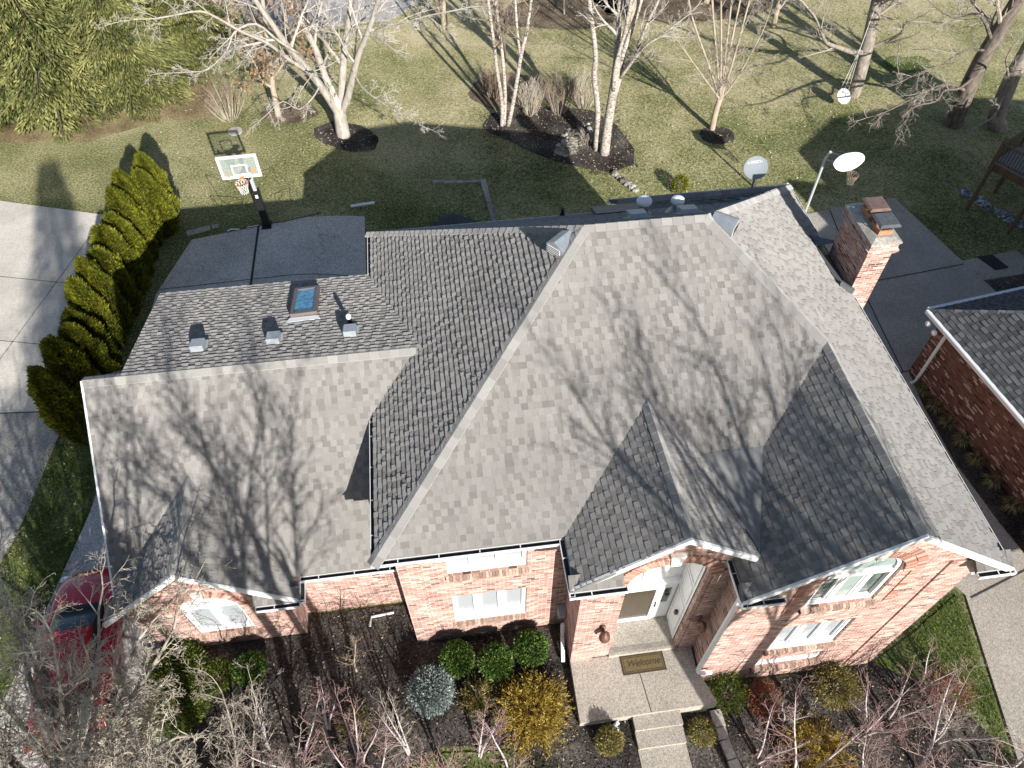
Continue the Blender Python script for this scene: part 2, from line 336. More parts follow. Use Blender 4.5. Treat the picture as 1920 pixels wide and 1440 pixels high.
M['grass'] = grass_mat()
def noise2(name, stops, s1, s2, bump=1.0, dist=0.03):
    m, n, b = newmat(name); b.inputs['Roughness'].default_value = 0.95; b.inputs['Specular IOR Level'].default_value = 0.1
    tc = N(n, 'ShaderNodeTexCoord'); f = N(n, 'ShaderNodeTexNoise', i_Scale=s1, i_Detail=7.0, i_Roughness=0.8); link(n, tc.outputs['Object'], f.inputs['Vector'])
    g = N(n, 'ShaderNodeTexNoise', i_Scale=s2, i_Detail=4.0); link(n, tc.outputs['Object'], g.inputs['Vector'])
    a = N(n, 'ShaderNodeMath', operation='MULTIPLY_ADD', i_1=0.6); link(n, g.outputs['Fac'], a.inputs[0]); link(n, f.outputs['Fac'], a.inputs[2])
    c = N(n, 'ShaderNodeMath', operation='ADD', i_1=-0.3); link(n, a.outputs[0], c.inputs[0])
    r = ramp(n, c.outputs[0], stops); link(n, r.outputs[0], b.inputs['Base Color'])
    bp = N(n, 'ShaderNodeBump', i_Strength=bump, i_Distance=dist); link(n, f.outputs['Fac'], bp.inputs['Height']); link(n, bp.outputs[0], b.inputs['Normal'])
    return m
M['mulch'] = noise2('dark mulch', [(0.36,(0.018,0.016,0.015)), (0.5,(0.068,0.060,0.054)), (0.6,(0.12,0.108,0.097)), (0.7,(0.26,0.225,0.19))], 16, 0.8, 1.0, 0.05)
M['mulch_brown'] = noise2('brown old mulch', [(0.35,(0.06,0.045,0.032)), (0.5,(0.15,0.115,0.08)), (0.65,(0.27,0.21,0.145))], 22, 0.9, 1.0, 0.04)
M['needles'] = noise2('fallen needles', [(0.35,(0.10,0.075,0.04)), (0.5,(0.25,0.19,0.10)), (0.65,(0.40,0.33,0.20))], 14, 0.6, 0.8, 0.03)
M['thatch'] = noise2('tan thatch', [(0.35,(0.12,0.11,0.05)), (0.5,(0.30,0.26,0.14)), (0.65,(0.46,0.38,0.24))], 14, 0.6, 0.8, 0.03)
M['green_patch'] = noise2('green grass patch', [(0.35,(0.035,0.055,0.014)), (0.5,(0.095,0.13,0.036)), (0.65,(0.23,0.24,0.10))], 14, 0.9, 0.9, 0.04)
M['chip'] = tinted('litter flake', [(0,(0.02,0.017,0.015)), (0.6,(0.06,0.045,0.035)), (0.85,(0.16,0.115,0.075)), (1,(0.42,0.34,0.25))], nscale=20)
M['leaf_litter'] = tinted('fallen leaf', [(0,(0.16,0.11,0.06)), (0.5,(0.33,0.26,0.16)), (1,(0.55,0.48,0.34))], nscale=20)
M['rock'] = tinted('garden rock', [(0,(0.10,0.085,0.065)), (0.5,(0.22,0.195,0.16)), (1,(0.38,0.36,0.32))], nscale=12, namt=0.35, bump=0.8)
M['gravel'] = tinted('grey gravel', [(0,(0.10,0.11,0.13)), (0.5,(0.30,0.33,0.38)), (1,(0.62,0.66,0.72))], nscale=12, namt=0.3, bump=0.5)
# plants
def leafm(name, stops, trans=0.25, rough=0.7): return tinted(name, stops, rough=rough, nscale=7, namt=0.3, trans=trans, spec=0.25)
M['box_leaf'] = leafm('boxwood leaf', [(0,(0.025,0.050,0.012)), (0.5,(0.075,0.135,0.026)), (1,(0.20,0.30,0.075))], 0.2, 0.45)
M['arb_leaf'] = leafm('arborvitae foliage', [(0,(0.045,0.058,0.006)), (0.5,(0.135,0.145,0.012)), (1,(0.30,0.29,0.025))], 0.25)
M['spruce_leaf'] = leafm('spruce foliage', [(0,(0.045,0.058,0.018)), (0.5,(0.150,0.165,0.050)), (1,(0.36,0.35,0.13))], 0.25)
M['blue_leaf'] = leafm('blue spruce foliage', [(0,(0.09,0.12,0.11)), (0.5,(0.24,0.29,0.275)), (1,(0.45,0.50,0.47))], 0.2)
M['gold_leaf'] = leafm('gold cypress foliage', [(0,(0.12,0.080,0.014)), (0.5,(0.33,0.225,0.035)), (1,(0.56,0.44,0.11))], 0.3)
M['mix_leaf'] = leafm('bronzed evergreen foliage', [(0,(0.06,0.09,0.02)), (0.45,(0.20,0.22,0.06)), (0.75,(0.36,0.24,0.10)), (1,(0.50,0.40,0.22))], 0.3)
M['red_leaf'] = leafm('reddish shrub foliage', [(0,(0.07,0.07,0.02)), (0.4,(0.22,0.09,0.05)), (1,(0.48,0.17,0.12))], 0.3)
M['olive_leaf'] = leafm('olive shrub foliage', [(0,(0.03,0.05,0.010)), (0.5,(0.10,0.14,0.022)), (1,(0.24,0.27,0.05))], 0.3)
M['tan_leaf'] = leafm('dry clinging leaves', [(0,(0.22,0.13,0.06)), (0.5,(0.42,0.28,0.16)), (1,(0.60,0.45,0.30))], 0.3)
M['straw'] = leafm('dry grass blades', [(0,(0.11,0.12,0.04)), (0.5,(0.24,0.22,0.10)), (1,(0.42,0.37,0.22))], 0.3)
M['birch'] = bark_mat('white birch bark', (0.36,0.31,0.26), (0.66,0.62,0.57), 9, dark=(0.12,0.09,0.075), dk=0.44, stretch=0.45)
M['maple'] = bark_mat('pale smooth bark', (0.30,0.265,0.225), (0.50,0.46,0.40), 5, dark=(0.15,0.125,0.10), dk=0.38)
M['grey_bark'] = bark_mat('grey bark', (0.20,0.17,0.14), (0.40,0.36,0.30), 7, dark=(0.06,0.05,0.04), dk=0.36)
M['tan_bark'] = bark_mat('tan bark', (0.28,0.23,0.17), (0.46,0.39,0.30), 7)
M['oak_bark'] = bark_mat('dark oak bark', (0.10,0.085,0.07), (0.24,0.20,0.165), 7, dark=(0.03,0.025,0.02), dk=0.36)
M['twig_pale'] = bark_mat('pale twigs', (0.34,0.31,0.27), (0.50,0.465,0.41), 3)
M['twig_grey'] = bark_mat('grey twigs', (0.24,0.205,0.165), (0.42,0.37,0.31), 3)
M['twig_brown'] = bark_mat('brown twigs', (0.16,0.115,0.085), (0.30,0.23,0.17), 3)
M['twig_tan'] = bark_mat('tan twigs', (0.28,0.24,0.185), (0.50,0.44,0.355), 3)
M['twig_red'] = bark_mat('reddish twigs', (0.22,0.12,0.11), (0.36,0.26,0.24), 3)
M['twig_lav'] = bark_mat('silvery birch twigs', (0.30,0.25,0.25), (0.55,0.50,0.50), 4)

# ---------------------------------------------------------------- terrain
def S01(t): t = max(0.0, min(1.0, t)); return t*t*(3-2*t)
def T(x, y):
    b = S01((y-9)/9)
    return -1.3*S01((x-2.5)/5.5)*(1-b) + b*-1.5*S01((x+6)/7.0)
CELL = 0.5
def clip_half(P, a, b, c):
    out = []
    for i in range(len(P)):
        p, q = P[i], P[(i+1) % len(P)]
        dp, dq = a*p[0]+b*p[1]+c, a*q[0]+b*q[1]+c
        if dp >= 0: out.append(p)
        if (dp > 0 and dq < 0) or (dp < 0 and dq > 0):
            t = dp/(dp-dq); out.append((p[0]+t*(q[0]-p[0]), p[1]+t*(q[1]-p[1])))
    return out
def frange(a, b, s):
    r = []; x = a
    while x < b - 1e-6: r.append(round(x, 4)); x += s
    r.append(b); return r
GX = [-400, -150, -60, -35] + frange(-24.0, 36.0, CELL) + [48, 80, 180, 400]
GY = [-400, -120, -50, -20, -8] + frange(-2.0, 58.0, CELL) + [75, 110, 200, 400]
def cell_height(x, y, i, j):
    """height of the ground sheet's own triangles inside cell i,j"""
    x0, x1, y0, y1 = GX[i], GX[i+1], GY[j], GY[j+1]; u = (x-x0)/(x1-x0); v = (y-y0)/(y1-y0)
    a, b_, c, d = T(x0,y0), T(x1,y0), T(x1,y1), T(x0,y1)
    return a + u*(b_-a) + v*(c-b_) if u >= v else a + v*(d-a) + u*(c-d)
def sheet(name, poly, dz, mat, skirt=0.0, kind='structure', holes=None):
    mb = MB()
    xs = [p[0] for p in poly]; ys = [p[1] for p in poly]
    area = sum(poly[i][0]*poly[(i+1)%len(poly)][1]-poly[(i+1)%len(poly)][0]*poly[i][1] for i in range(len(poly)))
    if area < 0: poly = poly[::-1]
    tess = [[poly[k] for k in t] for t in tessellate_polygon([[Vector((p[0],p[1],0)) for p in poly]])]
    for tri in tess:
        ar = (tri[1][0]-tri[0][0])*(tri[2][1]-tri[0][1])-(tri[2][0]-tri[0][0])*(tri[1][1]-tri[0][1])
        if ar < 0: tri = tri[::-1]
        tx0, tx1 = min(p[0] for p in tri), max(p[0] for p in tri); ty0, ty1 = min(p[1] for p in tri), max(p[1] for p in tri)
        for i in range(len(GX)-1):
            if GX[i+1] <= tx0 or GX[i] >= tx1: continue
            A = clip_half(clip_half(tri, 1,0,-GX[i]), -1,0,GX[i+1])
            if len(A) < 3: continue
            for j in range(len(GY)-1):
                if GY[j+1] <= ty0 or GY[j] >= ty1: continue
                Bp = clip_half(clip_half(A, 0,1,-GY[j]), 0,-1,GY[j+1])
                if len(Bp) < 3: continue
                sx, sy = GX[i+1]-GX[i], GY[j+1]-GY[j]
                for sg in (1, -1):   # the two halves of the cell
                    Q = clip_half(Bp, sg/sx, -sg/sy, sg*(-GX[i]/sx + GY[j]/sy))
                    if len(Q) >= 3: mb.poly([(p[0], p[1], cell_height(p[0], p[1], i, j)+dz) for p in Q])
    if skirt > 0:
        n = len(poly)
        for k in range(n):
            p, q = poly[k], poly[(k+1) % n]; L = math.hypot(q[0]-p[0], q[1]-p[1]); st = max(1, int(L/0.5))
            for a in range(st):
                u0, u1 = a/st, (a+1)/st
                P0 = (p[0]+(q[0]-p[0])*u0, p[1]+(q[1]-p[1])*u0); P1 = (p[0]+(q[0]-p[0])*u1, p[1]+(q[1]-p[1])*u1)
                z0, z1 = T(*P0)+dz, T(*P1)+dz
                mb.poly([(P0[0],P0[1],z0-skirt), (P1[0],P1[1],z1-skirt), (P1[0],P1[1],z1), (P0[0],P0[1],z0)])
    o = mb.build(name, mat)
    if kind: o['kind'] = kind
    return o
g = MB(); nx = len(GX)
for y in GY:
    for x in GX: g.v.append((x, y, T(x, y)))
for j in range(len(GY)-1):
    for i in range(nx-1):
        a = j*nx+i; g.f.append((a, a+1, a+1+nx)); g.f.append((a, a+1+nx, a+nx)); g.t += [.5,.5]; g.m += [0,0]
tag(g.build('ground', M['grass']), kind='structure')

def blob(cx, cy, rx, ry, rot=0, n=22, jit=0.07, seed=1):
    rg = random.Random(seed); out = []
    for k in range(n):
        a = 2*math.pi*k/n; r = 1+rg.uniform(-jit, jit); x, y = rx*r*math.cos(a), ry*r*math.sin(a)
        out.append((cx+x*math.cos(rot)-y*math.sin(rot), cy+x*math.sin(rot)+y*math.cos(rot)))
    return out
sheet('driveway', [(-30,30),(-18.25,28.0),(-12.66,26.1),(-12.3,24.0),(-12.4,20),(-12.7,16.2),(-30,17.6)], 0.04, M['drive'], 0.1)
sheet('driveway', [(-30,17.59),(-12.7,16.19),(-12.79,15.07),(-13.05,12.2),(-13.35,10.8),(-14.2,4),(-16,-6),(-30,-6)], 0.04, M['drive2'], 0.1)
sheet('driveway', [(-11.0,15.0),(-11.05,14.0),(-11.15,12.3),(-11.3,11.4),(-12.3,6.0),(-12.5,-6),(-8.9,-6),(-8.7,5.0),(-8.35,8.0),(-8.35,15.0)], 0.035, M['agg_grey'], 0.1)
sheet('rear_driveway', [(-10.75,21.4),(-9.85,24.35),(-7.25,24.85),(-3.1,25.6),(-3.0,17.0),(-1.7,16.9),(-1.7,15.2),(-11.0,15.2)], 0.05, M['agg_grey'], 0.12)
sheet('side_driveway', [(10.4,24.0),(16.3,24.4),(20.4,24.95),(21.4,20.3),(21.9,18.2),(19.6,15.9),(16.4,15.2),(16.15,13.5),(16.05,11.2),(16.3,9.0),(17.2,4.0),(16.9,-6),(12.5,-6),(13.2,2.5),(14.1,6.9),(13.95,7.2),(12.0,6.2),(10.4,5.6)], 0.05, M['agg'], 0.12)
sheet('garden_path', [(21.3,20.6),(23.9,20.9),(24.2,19.6),(21.55,19.4)], 0.045, M['agg'], 0.08)
sheet('front_path', [(-9.6,2.0),(-8.75,2.0),(-8.8,5.2),(-9.0,7.0),(-9.6,7.0)], 0.06, M['agg'], 0.1)
sheet('street', [(-12,52),(-9.2,42.2),(-7.6,41.0),(-4.6,41.8),(-1.6,43.9),(0.2,47.0),(6,58)], 0.05, M['asphalt'], 0.1)
# joints cut in the slabs
def joint(pts, w=0.035, dz=0.056, zf=None):
    mb = MB()
    for a, b in zip(pts[:-1], pts[1:]):
        L = math.hypot(b[0]-a[0], b[1]-a[1]); st = max(1, int(L/0.4)); d = ((b[1]-a[1])/L*w/2, -(b[0]-a[0])/L*w/2)
        for k in range(st):
            p = [a[i]+(b[i]-a[i])*k/st for i in (0,1)]; q = [a[i]+(b[i]-a[i])*(k+1)/st for i in (0,1)]
            z = (lambda P: zf) if zf is not None else (lambda P: T(*P)+dz)
            mb.poly([(p[0]+d[0],p[1]+d[1],z(p)), (q[0]+d[0],q[1]+d[1],z(q)), (q[0]-d[0],q[1]-d[1],z(q)), (p[0]-d[0],p[1]-d[1],z(p))])
    tag(mb.build('pavement_joint', M['joint']), kind='structure')
joint([(-30,26.6),(-16.86,23.16),(-12.6,22.0)], 0.02, 0.05); joint([(-18.0,15.5),(-15.6,18.8),(-13.6,26.4)], 0.02, 0.05); joint([(-26,21.7),(-15.88,19.73),(-12.6,18.9)], 0.02, 0.05)
joint([(-30,17.6),(-12.7,16.2)], 0.04, 0.05)
joint([(-7.27,24.9),(-7.3,15.3)], 0.09, 0.062); joint([(-10.7,21.6),(-1.75,21.9)], 0.03, 0.062)
for P in ([(11.0,14.5),(18.9,15.6)],[(11,19.2),(21.3,20.4)],[(17.2,24.5),(16.6,20),(16.2,15.2)],[(12.9,24.2),(13.4,14.9),(14.9,9.2)],[(14.2,6.8),(16.9,7.6)],[(14.4,10.9),(16.2,11.1)],[(13.0,2.4),(17.0,3.0)]):
    joint(P, 0.045, 0.062)
# planting beds and patches
sheet('shadow_patch', [(-8.7,7.7),(-4.7,7.75),(-4.6,8.2),(-1.6,8.2),(-1.6,7.1),(2.3,7.1),(2.3,3.4),(1.2,3.4),(0.4,4.3),(-1.2,4.5),(-2.6,4.0),(-4.2,3.9),(-6,3.0),(-7,0.5),(-8.7,0.5)], 0.03, M['mulch'])
sheet('shadow_patch', [(2.3,4.6),(3.45,4.6),(3.45,-2),(0.5,-2),(1.6,2.2),(2.3,3.4)], 0.03, M['mulch'])
sheet('shadow_patch', [(4.6,4.55),(5.5,4.55),(5.5,5.4),(10.4,5.4),(10.55,5.45),(12.2,4.4),(13.2,2.6),(12.2,-2),(4.6,-2)], 0.03, M['mulch'])
sheet('shadow_patch', [(16.2,14.9),(17.0,14.6),(17.6,8.0),(17.3,4.0),(16.35,9.0),(16.1,11.3),(16.2,13.5)], 0.03, M['mulch'])
sheet('shadow_patch', [(20.4,16.4),(21.9,18.3),(21.6,19.35),(24.5,19.6),(27,18),(23,15.5)], 0.03, M['mulch'])
sheet('shadow_patch', [(2.6,33.1),(3.0,32.4),(3.8,31.7),(5.0,30.4),(5.8,29.75),(7.0,29.0),(8.3,28.5),(9.4,29.0),(9.7,30.2),(9.3,32.3),(8.3,33.8),(6.6,34.4),(4.6,34.4),(3.2,34.2)], 0.03, M['mulch'])
sheet('shadow_patch', blob(-3.85, 31.35, 1.45, 1.15, seed=3), 0.03, M['mulch'])
sheet('shadow_patch', blob(-6.5, 33.1, 1.35, 0.9, seed=4), 0.03, M['mulch_brown'])
sheet('shadow_patch', blob(14.0, 30.75, 0.85, 0.75, seed=5), 0.03, M['mulch'])  # dark oval painted for the second hoop's backboard shadow, not a bed
sheet('shadow_patch', blob(4.4, 36.2, 2.1, 1.8, seed=6), 0.03, M['mulch_brown'])
sheet('shadow_patch', blob(9.0, 44.5, 4.2, 2.2, seed=7), 0.03, M['mulch_brown'])
sheet('shadow_patch', blob(16.5, 46.0, 6.0, 4.0, seed=8), 0.03, M['mulch_brown'])
sheet('needle_litter', [(-40,33.6),(-20.2,32.7),(-18.5,32.2),(-17,32.4),(-15.6,31.9),(-14.2,32.5),(-12.2,33.4),(-11.4,33.0),(-10.3,33.2),(-9.8,34.0),(-10.4,36),(-14,44),(-40,48)], 0.025, M['needles'])

sheet('green_grass', blob(26.2, 35.8, 1.5, 1.0, seed=14, jit=0.2), 0.022, M['green_patch'])
sheet('green_grass', [(10.6,5.4),(12.2,6.1),(13.85,6.95),(13.4,3.8),(12.9,1.5),(12.4,-2),(12.0,-2),(13.0,2.6),(12.1,4.4)], 0.028, M['green_patch'])
sheet('green_grass', [(-12.8,14.9),(-11.4,14.6),(-11.3,13.2),(-11.25,12.0),(-11.6,10.0),(-12.4,5.0),(-12.6,-3),(-14.6,-3),(-13.5,8.0),(-13.1,11.9)], 0.028, M['green_patch'])
sheet('green_grass', [(-4.5,3.5),(-2.6,3.95),(-1.2,4.35),(0.4,4.2),(1.2,3.3),(1.5,2.0),(0.4,-2),(-6,-2),(-6.5,2.8)], 0.028, M['green_patch'])

# ================================================================= THE HOUSE
E0 = 5.37; PM = 0.76
house = thing('brick_house', 'red brick house with pale grey shingle roof, two front gables and white trimmed windows', 'house', (4, 12, 0))
HX = Matrix.Translation((-4, -12, 0))
def H(mb, name, mat, label=None, parent=None, smooth=False):
    """build a part of the house from world coordinates"""
    par = parent or house
    off = Vector((0,0,0)); p = par
    while p is not None: off += p.location; p = p.parent
    mb.v = [(x-off.x, y-off.y, z-off.z) for x, y, z in mb.v]
    o = mb.build(name, mat, par, smooth)
    if label: o['label'] = label
    return o

def clip_poly(P, K):
    """clip polygon P by convex polygon K (counter clockwise), 2D"""
    for i in range(len(K)):
        (x0,y0), (x1,y1) = K[i], K[(i+1) % len(K)]
        a, b = -(y1-y0), (x1-x0); c = -(a*x0+b*y0)
        P = clip_half(P, a, b, c)
        if len(P) < 3: return []
    return P
def plane_frame(P):
    P = [Vector(p) for p in P]; n = Vector((0,0,0))
    for i in range(len(P)): n += (P[i]-P[0]).cross(P[(i+1) % len(P)]-P[0])
    n.normalize()
    if n.z < 0: n = -n
    u = Vector((0,0,1)).cross(n).normalized(); v = n.cross(u)
    return u, v, n
def shingles(mb, P, seed=0, row=0.143, wmin=0.10, wmax=0.19, hl=0.020, hd=0.008, light=0.62, deck=True, thick=0.12):
    """roof plane P (convex, 3D): overlapping courses of laminated shingle tabs over a solid deck"""
    rg = random.Random(seed); u, v, n = plane_frame(P); P = [Vector(p) for p in P]; cen = sum(P, Vector((0,0,0)))/len(P)
    P = [Vector((p.x, p.y, cen.z - (n.x*(p.x-cen.x)+n.y*(p.y-cen.y))/n.z)) for p in P]; o = P[0]
    K = [((p-o).dot(u), (p-o).dot(v)) for p in P]
    ar = sum(K[i][0]*K[(i+1)%len(K)][1]-K[(i+1)%len(K)][0]*K[i][1] for i in range(len(K)))
    if ar < 0: K = K[::-1]
    u0, u1 = min(k[0] for k in K), max(k[0] for k in K); v0, v1 = min(k[1] for k in K), max(k[1] for k in K)
    r = v0; 
    while r < v1:
        x = u0 - rg.uniform(0, wmax); jr = rg.uniform(-0.06, 0.06); up = rg.random() < 0.5
        while x < u1:
            wd = rg.uniform(wmin, wmax); up = (not up) if rg.random() < 0.92 else up
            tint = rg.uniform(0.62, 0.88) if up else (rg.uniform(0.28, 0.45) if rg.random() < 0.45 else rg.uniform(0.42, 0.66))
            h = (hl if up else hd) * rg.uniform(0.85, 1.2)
            Q = K
            for hp in ((1,0,-x), (-1,0,x+wd), (0,1,-r), (0,-1,r+row)):
                Q = clip_half(Q, *hp)
                if len(Q) < 3: break
            if len(Q) >= 3:
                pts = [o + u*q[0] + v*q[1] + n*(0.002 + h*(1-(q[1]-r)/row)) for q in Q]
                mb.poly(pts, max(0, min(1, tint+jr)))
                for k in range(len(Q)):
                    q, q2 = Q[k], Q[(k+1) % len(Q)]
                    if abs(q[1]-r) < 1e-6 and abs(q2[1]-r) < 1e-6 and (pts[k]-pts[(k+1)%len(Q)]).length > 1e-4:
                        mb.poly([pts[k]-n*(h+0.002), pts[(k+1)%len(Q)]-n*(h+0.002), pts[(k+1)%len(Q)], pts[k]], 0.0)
            x += wd
        r += row
    if deck:
        dn = Vector((0,0,-thick))
        mb.prism([p - n*0.002 for p in P], dn, 0.1)
def caps(mb, p, q, s1, s2, wd=0.15, seg=0.24, seed=0, lift=0.03):
    """overlapping cap shingles along p-q (higher end q); s1,s2 unit vectors down the two slopes, square to the line"""
    rg = random.Random(seed); p, q = Vector(p), Vector(q); d = (q-p); L = d.length; d.normalize(); s1, s2 = Vector(s1).normalized(), Vector(s2).normalized()
    up = -(s1+s2); up = up.normalized() if up.length > 0.05 else Vector((0,0,1))
    k = 0.0
    while k < L:
        e = min(L, k+seg+0.02); t = rg.uniform(0, 1)
        a, b = p+d*k+up*(lift+0.012), p+d*e+up*lift
        h1 = -s1.cross(d)*0; lo = Vector((0,0,0.014)); hi = Vector((0,0,0.004))
        A1, A2 = p+d*k+s1*wd+up*0.034, p+d*k+s2*wd+up*0.034
        B1, B2 = p+d*e+s1*wd+up*0.024, p+d*e+s2*wd+up*0.024
        mb.poly([A1, a, b, B1], t); mb.poly([a, A2, B2, b], t)
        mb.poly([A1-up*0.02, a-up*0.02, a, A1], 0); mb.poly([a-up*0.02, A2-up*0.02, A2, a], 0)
        mb.poly([A1, B1, B1-up*0.03, A1-up*0.03], 0.2); mb.poly([A2, B2, B2-up*0.03, A2-up*0.03], 0.2)
        k += seg
def hip_dirs(line_p, line_q, n1, n2):
    d = (Vector(line_q)-Vector(line_p)).normalized(); out = []
    for nn in (n1, n2):
        s = d.cross(Vector(nn).normalized()); s = s if s.z < 0 or abs(s.z) < 1e-6 else -s; out.append(s)
    return out

# --- roof key points
A = (-2.10, 6.87, E0); Bk = (-2.11, 17.34, E0); Cr = (10.87, 17.85, E0); Ef = (10.88, 5.23, E0)
R1 = (3.02, 12.10, 9.345); R2 = (5.70, 12.10, 9.345)
GR = (8.04, 9.74, 7.55)            # where the right gable ridge meets the hips
GA = (8.03, 5.14, 7.55)            # its front tip
ER = (3.97, 9.06, 7.04); EA = (4.03, 5.85, 7.04)   # entry gable ridge
rf = MB()
nS = (0,-PM,1); nW = (-PM,0,1); nE = (PM,0,1); nN = (0,PM,1)
A2 = (-2.00, 6.97, E0+0.076); shingles(rf, [A2, (5.27,6.97,E0+0.076), GR, R2, R1], 1)            # front slope
H(rf, 'roof', M['shingle'])
rf = MB(); shingles(rf, [(-2.00,17.23,E0+0.08), A2, R1], 2, hl=0.036, hd=0.026); H(rf, 'roof', M['shingle'])
rf = MB(); shingles(rf, [GA, (10.78,5.14,E0+0.077), (10.78,17.78,E0+0.077), (10.12,17.1,5.95), R2, GR], 3, wmin=0.1, wmax=0.26); H(rf, 'roof', M['shingle'])
rf = MB(); shingles(rf, [(10.80,17.34,E0), Bk, R1, R2], 4); H(rf, 'roof', M['shingle'])
# rear wing: low gable running along the back eave
rwz = 5.95; rwy = 17.1   # ridge of the wing
rf = MB(); shingles(rf, [Cr, (5.16,17.92,E0), (5.16,rwy,rwz), (10.12,rwy,rwz)], 5); 
shingles(rf, [(5.16,rwy,rwz), (5.16,16.78,5.80), (10.12,16.78,5.80), (10.12,rwy,rwz)], 6, deck=False); H(rf, 'roof', M['shingle'])
# right front gable, west slope
zr = GA[2]
rf = MB(); shingles(rf, [(5.27,5.14,E0+0.076), GA, GR, (6.36,8.06,6.28), (5.70,6.0,5.774), (5.27,6.19,E0+0.076)], 7, hl=0.012, hd=0.006); H(rf, 'roof', M['shingle'])
# entry gable
rf = MB(); shingles(rf, [EA, (1.93,5.77,E0+0.076), (1.93,6.97,E0+0.076), ER], 8, hl=0.012, hd=0.006); H(rf, 'roof', M['shingle'])
rf = MB(); shingles(rf, [ER, (5.03,8.06,6.28), (5.67,5.95,5.79), (5.75,5.85,5.73), EA], 9, deck=False)
rf.prism([(4.03,5.85,7.03), (5.75,5.85,5.72), (5.67,6.0,5.78), (5.03,8.06,6.27), (3.97,9.06,7.03)], (0,0,-0.06), 0.1)
H(rf, 'roof', M['shingle'])
ck = MB(); ck.prism([(5.02,8.07,6.30), (6.37,8.07,6.30), (5.70,5.95,5.80)], (0,0,-0.04))
H(ck, 'roof_cricket', M['membrane'], 'smooth grey roll roofing wedge between the two front gables')
# garage wing
GZ = 6.43; GY0 = 11.73; PG = 0.95; GXL = -8.43
eg = GZ - PG*(GY0-8.0)
rf = MB(); shingles(rf, [(GXL,8.03,GZ-PG*(GY0-8.03)), (-2.1,8.03,GZ-PG*(GY0-8.03)), (-2.1,10.62,GZ-PG*(GY0-10.62)), (-0.9,GY0,GZ), (GXL,GY0,GZ)], 10); H(rf, 'roof', M['shingle'])
rf = MB(); shingles(rf, [(-7.60,GY0,GZ+0.02), (-0.72,GY0,GZ+0.02), (-2.1,15.56,E0-0.01), (-7.72,15.56,E0-0.01)], 11, hl=0.030, hd=0.020); H(rf, 'roof', M['shingle'])
rf = MB(); shingles(rf, [(-7.5,GY0,GZ), (-7.5,15.5,GZ-PG*3.77), (GXL,15.5,GZ-PG*3.77), (GXL,GY0,GZ)], 12); H(rf, 'roof', M['shingle'])
# garage front dormer gable
DX, DZ = -6.42, 4.75; dyb = GY0-(GZ-DZ)/PG; dze = 2.75; pd = 0.89; dhw = (DZ-dze)/pd
dye = GY0-(GZ-dze)/PG
rf = MB(); shingles(rf, [(DX,7.5,DZ), (DX,dyb,DZ), (DX-dhw,dye,dze), (DX-dhw,7.5,dze)], 13); H(rf, 'roof', M['shingle'])
rf = MB(); shingles(rf, [(DX,dyb,DZ), (DX,7.5,DZ), (DX+dhw,7.5,dze), (DX+dhw,dye,dze)], 14); H(rf, 'roof', M['shingle'])
# ridge and hip caps
def cap(p, q, n1, n2, seed, wd=0.15, lift=0.03):
    mb = MB(); s1, s2 = hip_dirs(p, q, n1, n2)
    caps(mb, p, q, s1, s2, wd, seed=seed, lift=lift); H(mb, 'ridge_cap', M['cap'])
cap(A, R1, nS, nW, 1, 0.17); cap(Bk, R1, nN, nW, 2); cap(R1, R2, nS, nN, 3); cap(GR, R2, nS, nE, 4, 0.17); cap(Cr, R2, nN, nE, 5)
cap(GA, GR, (-0.762,0,1), nE, 6); cap(EA, ER, nW, nE, 7); cap((GXL,GY0,GZ+0.01), (-0.85,GY0,GZ+0.01), (0,-PG,1), (0,0.4,1), 8, 0.17)
cap((DX,7.5,DZ), (DX,dyb,DZ), (-pd,0,1), (pd,0,1), 9); cap((5.2,rwy,rwz), (9.9,rwy,rwz), (0,-0.4,1), nN, 10)
# heat cable loops and flashing near the rear wing: drip edges
def dripedge(pts, name='drip_edge', r=0.018):
    mb = MB(); mb.tube(pts, r, 4); H(mb, name, M['gutter'])
dripedge([(5.16,17.92,E0+0.0),(10.87,17.93,E0+0.0)]); dripedge([(5.14,17.95,E0),(5.14,16.95,5.70)]); dripedge([(-2.13,17.36,E0),(5.1,17.38,E0)])
dripedge([(GXL-0.01,7.95,GZ-PG*(GY0-7.95)-0.03),(GXL-0.01,GY0,GZ-0.02)]); dripedge([(-7.62,GY0+0.1,GZ-0.03),(-7.74,15.56,E0-0.04)])

# gutters ----------------------------------------------------------
def gutter(p, q, out, name='gutter', step=0.85, w_=0.12, d_=0.09):
    p, q, out = Vector(p), Vector(q), Vector(out).normalized(); d = (q-p); L = d.length; dn = d.normalized(); z = Vector((0,0,1)); t = 0.014
    mb = MB(); p = p - z*0.015
    mb.obox(p - z*d_, d, out*t, z*d_, m=0)                                  # back
    mb.obox(p + out*t - z*d_, d, out*(w_-2*t), z*t, m=1)                    # floor, dark for leaf debris and shade
    mb.obox(p + out*(w_-t) - z*d_, d, out*t, z*(d_+0.006), m=0)             # front lip
    mb.obox(p - dn*0.004 + out*t - z*(d_-0.001), dn*0.012, out*(w_-2*t), z*(d_-0.004), m=0); mb.obox(q - dn*0.008 + out*t - z*(d_-0.001), dn*0.012, out*(w_-2*t), z*(d_-0.004), m=0)
    mb.obox(p + out*t - z*(d_-t), d, out*0.004, z*(d_-t-0.01), m=1); mb.obox(p + out*(w_-t-0.004) - z*(d_-t), d, out*0.0035, z*(d_-t-0.01), m=1)  # inner sides lined with the same dark colour, shade painted in
    k = step*0.5
    while k < L:
        mb.obox(p + dn*k + out*0.002 - z*0.006, dn*0.022, out*(w_-0.004), z*0.004, m=0); k += step
    return H(mb, name, [M['gutter'], M['gutter_in']])
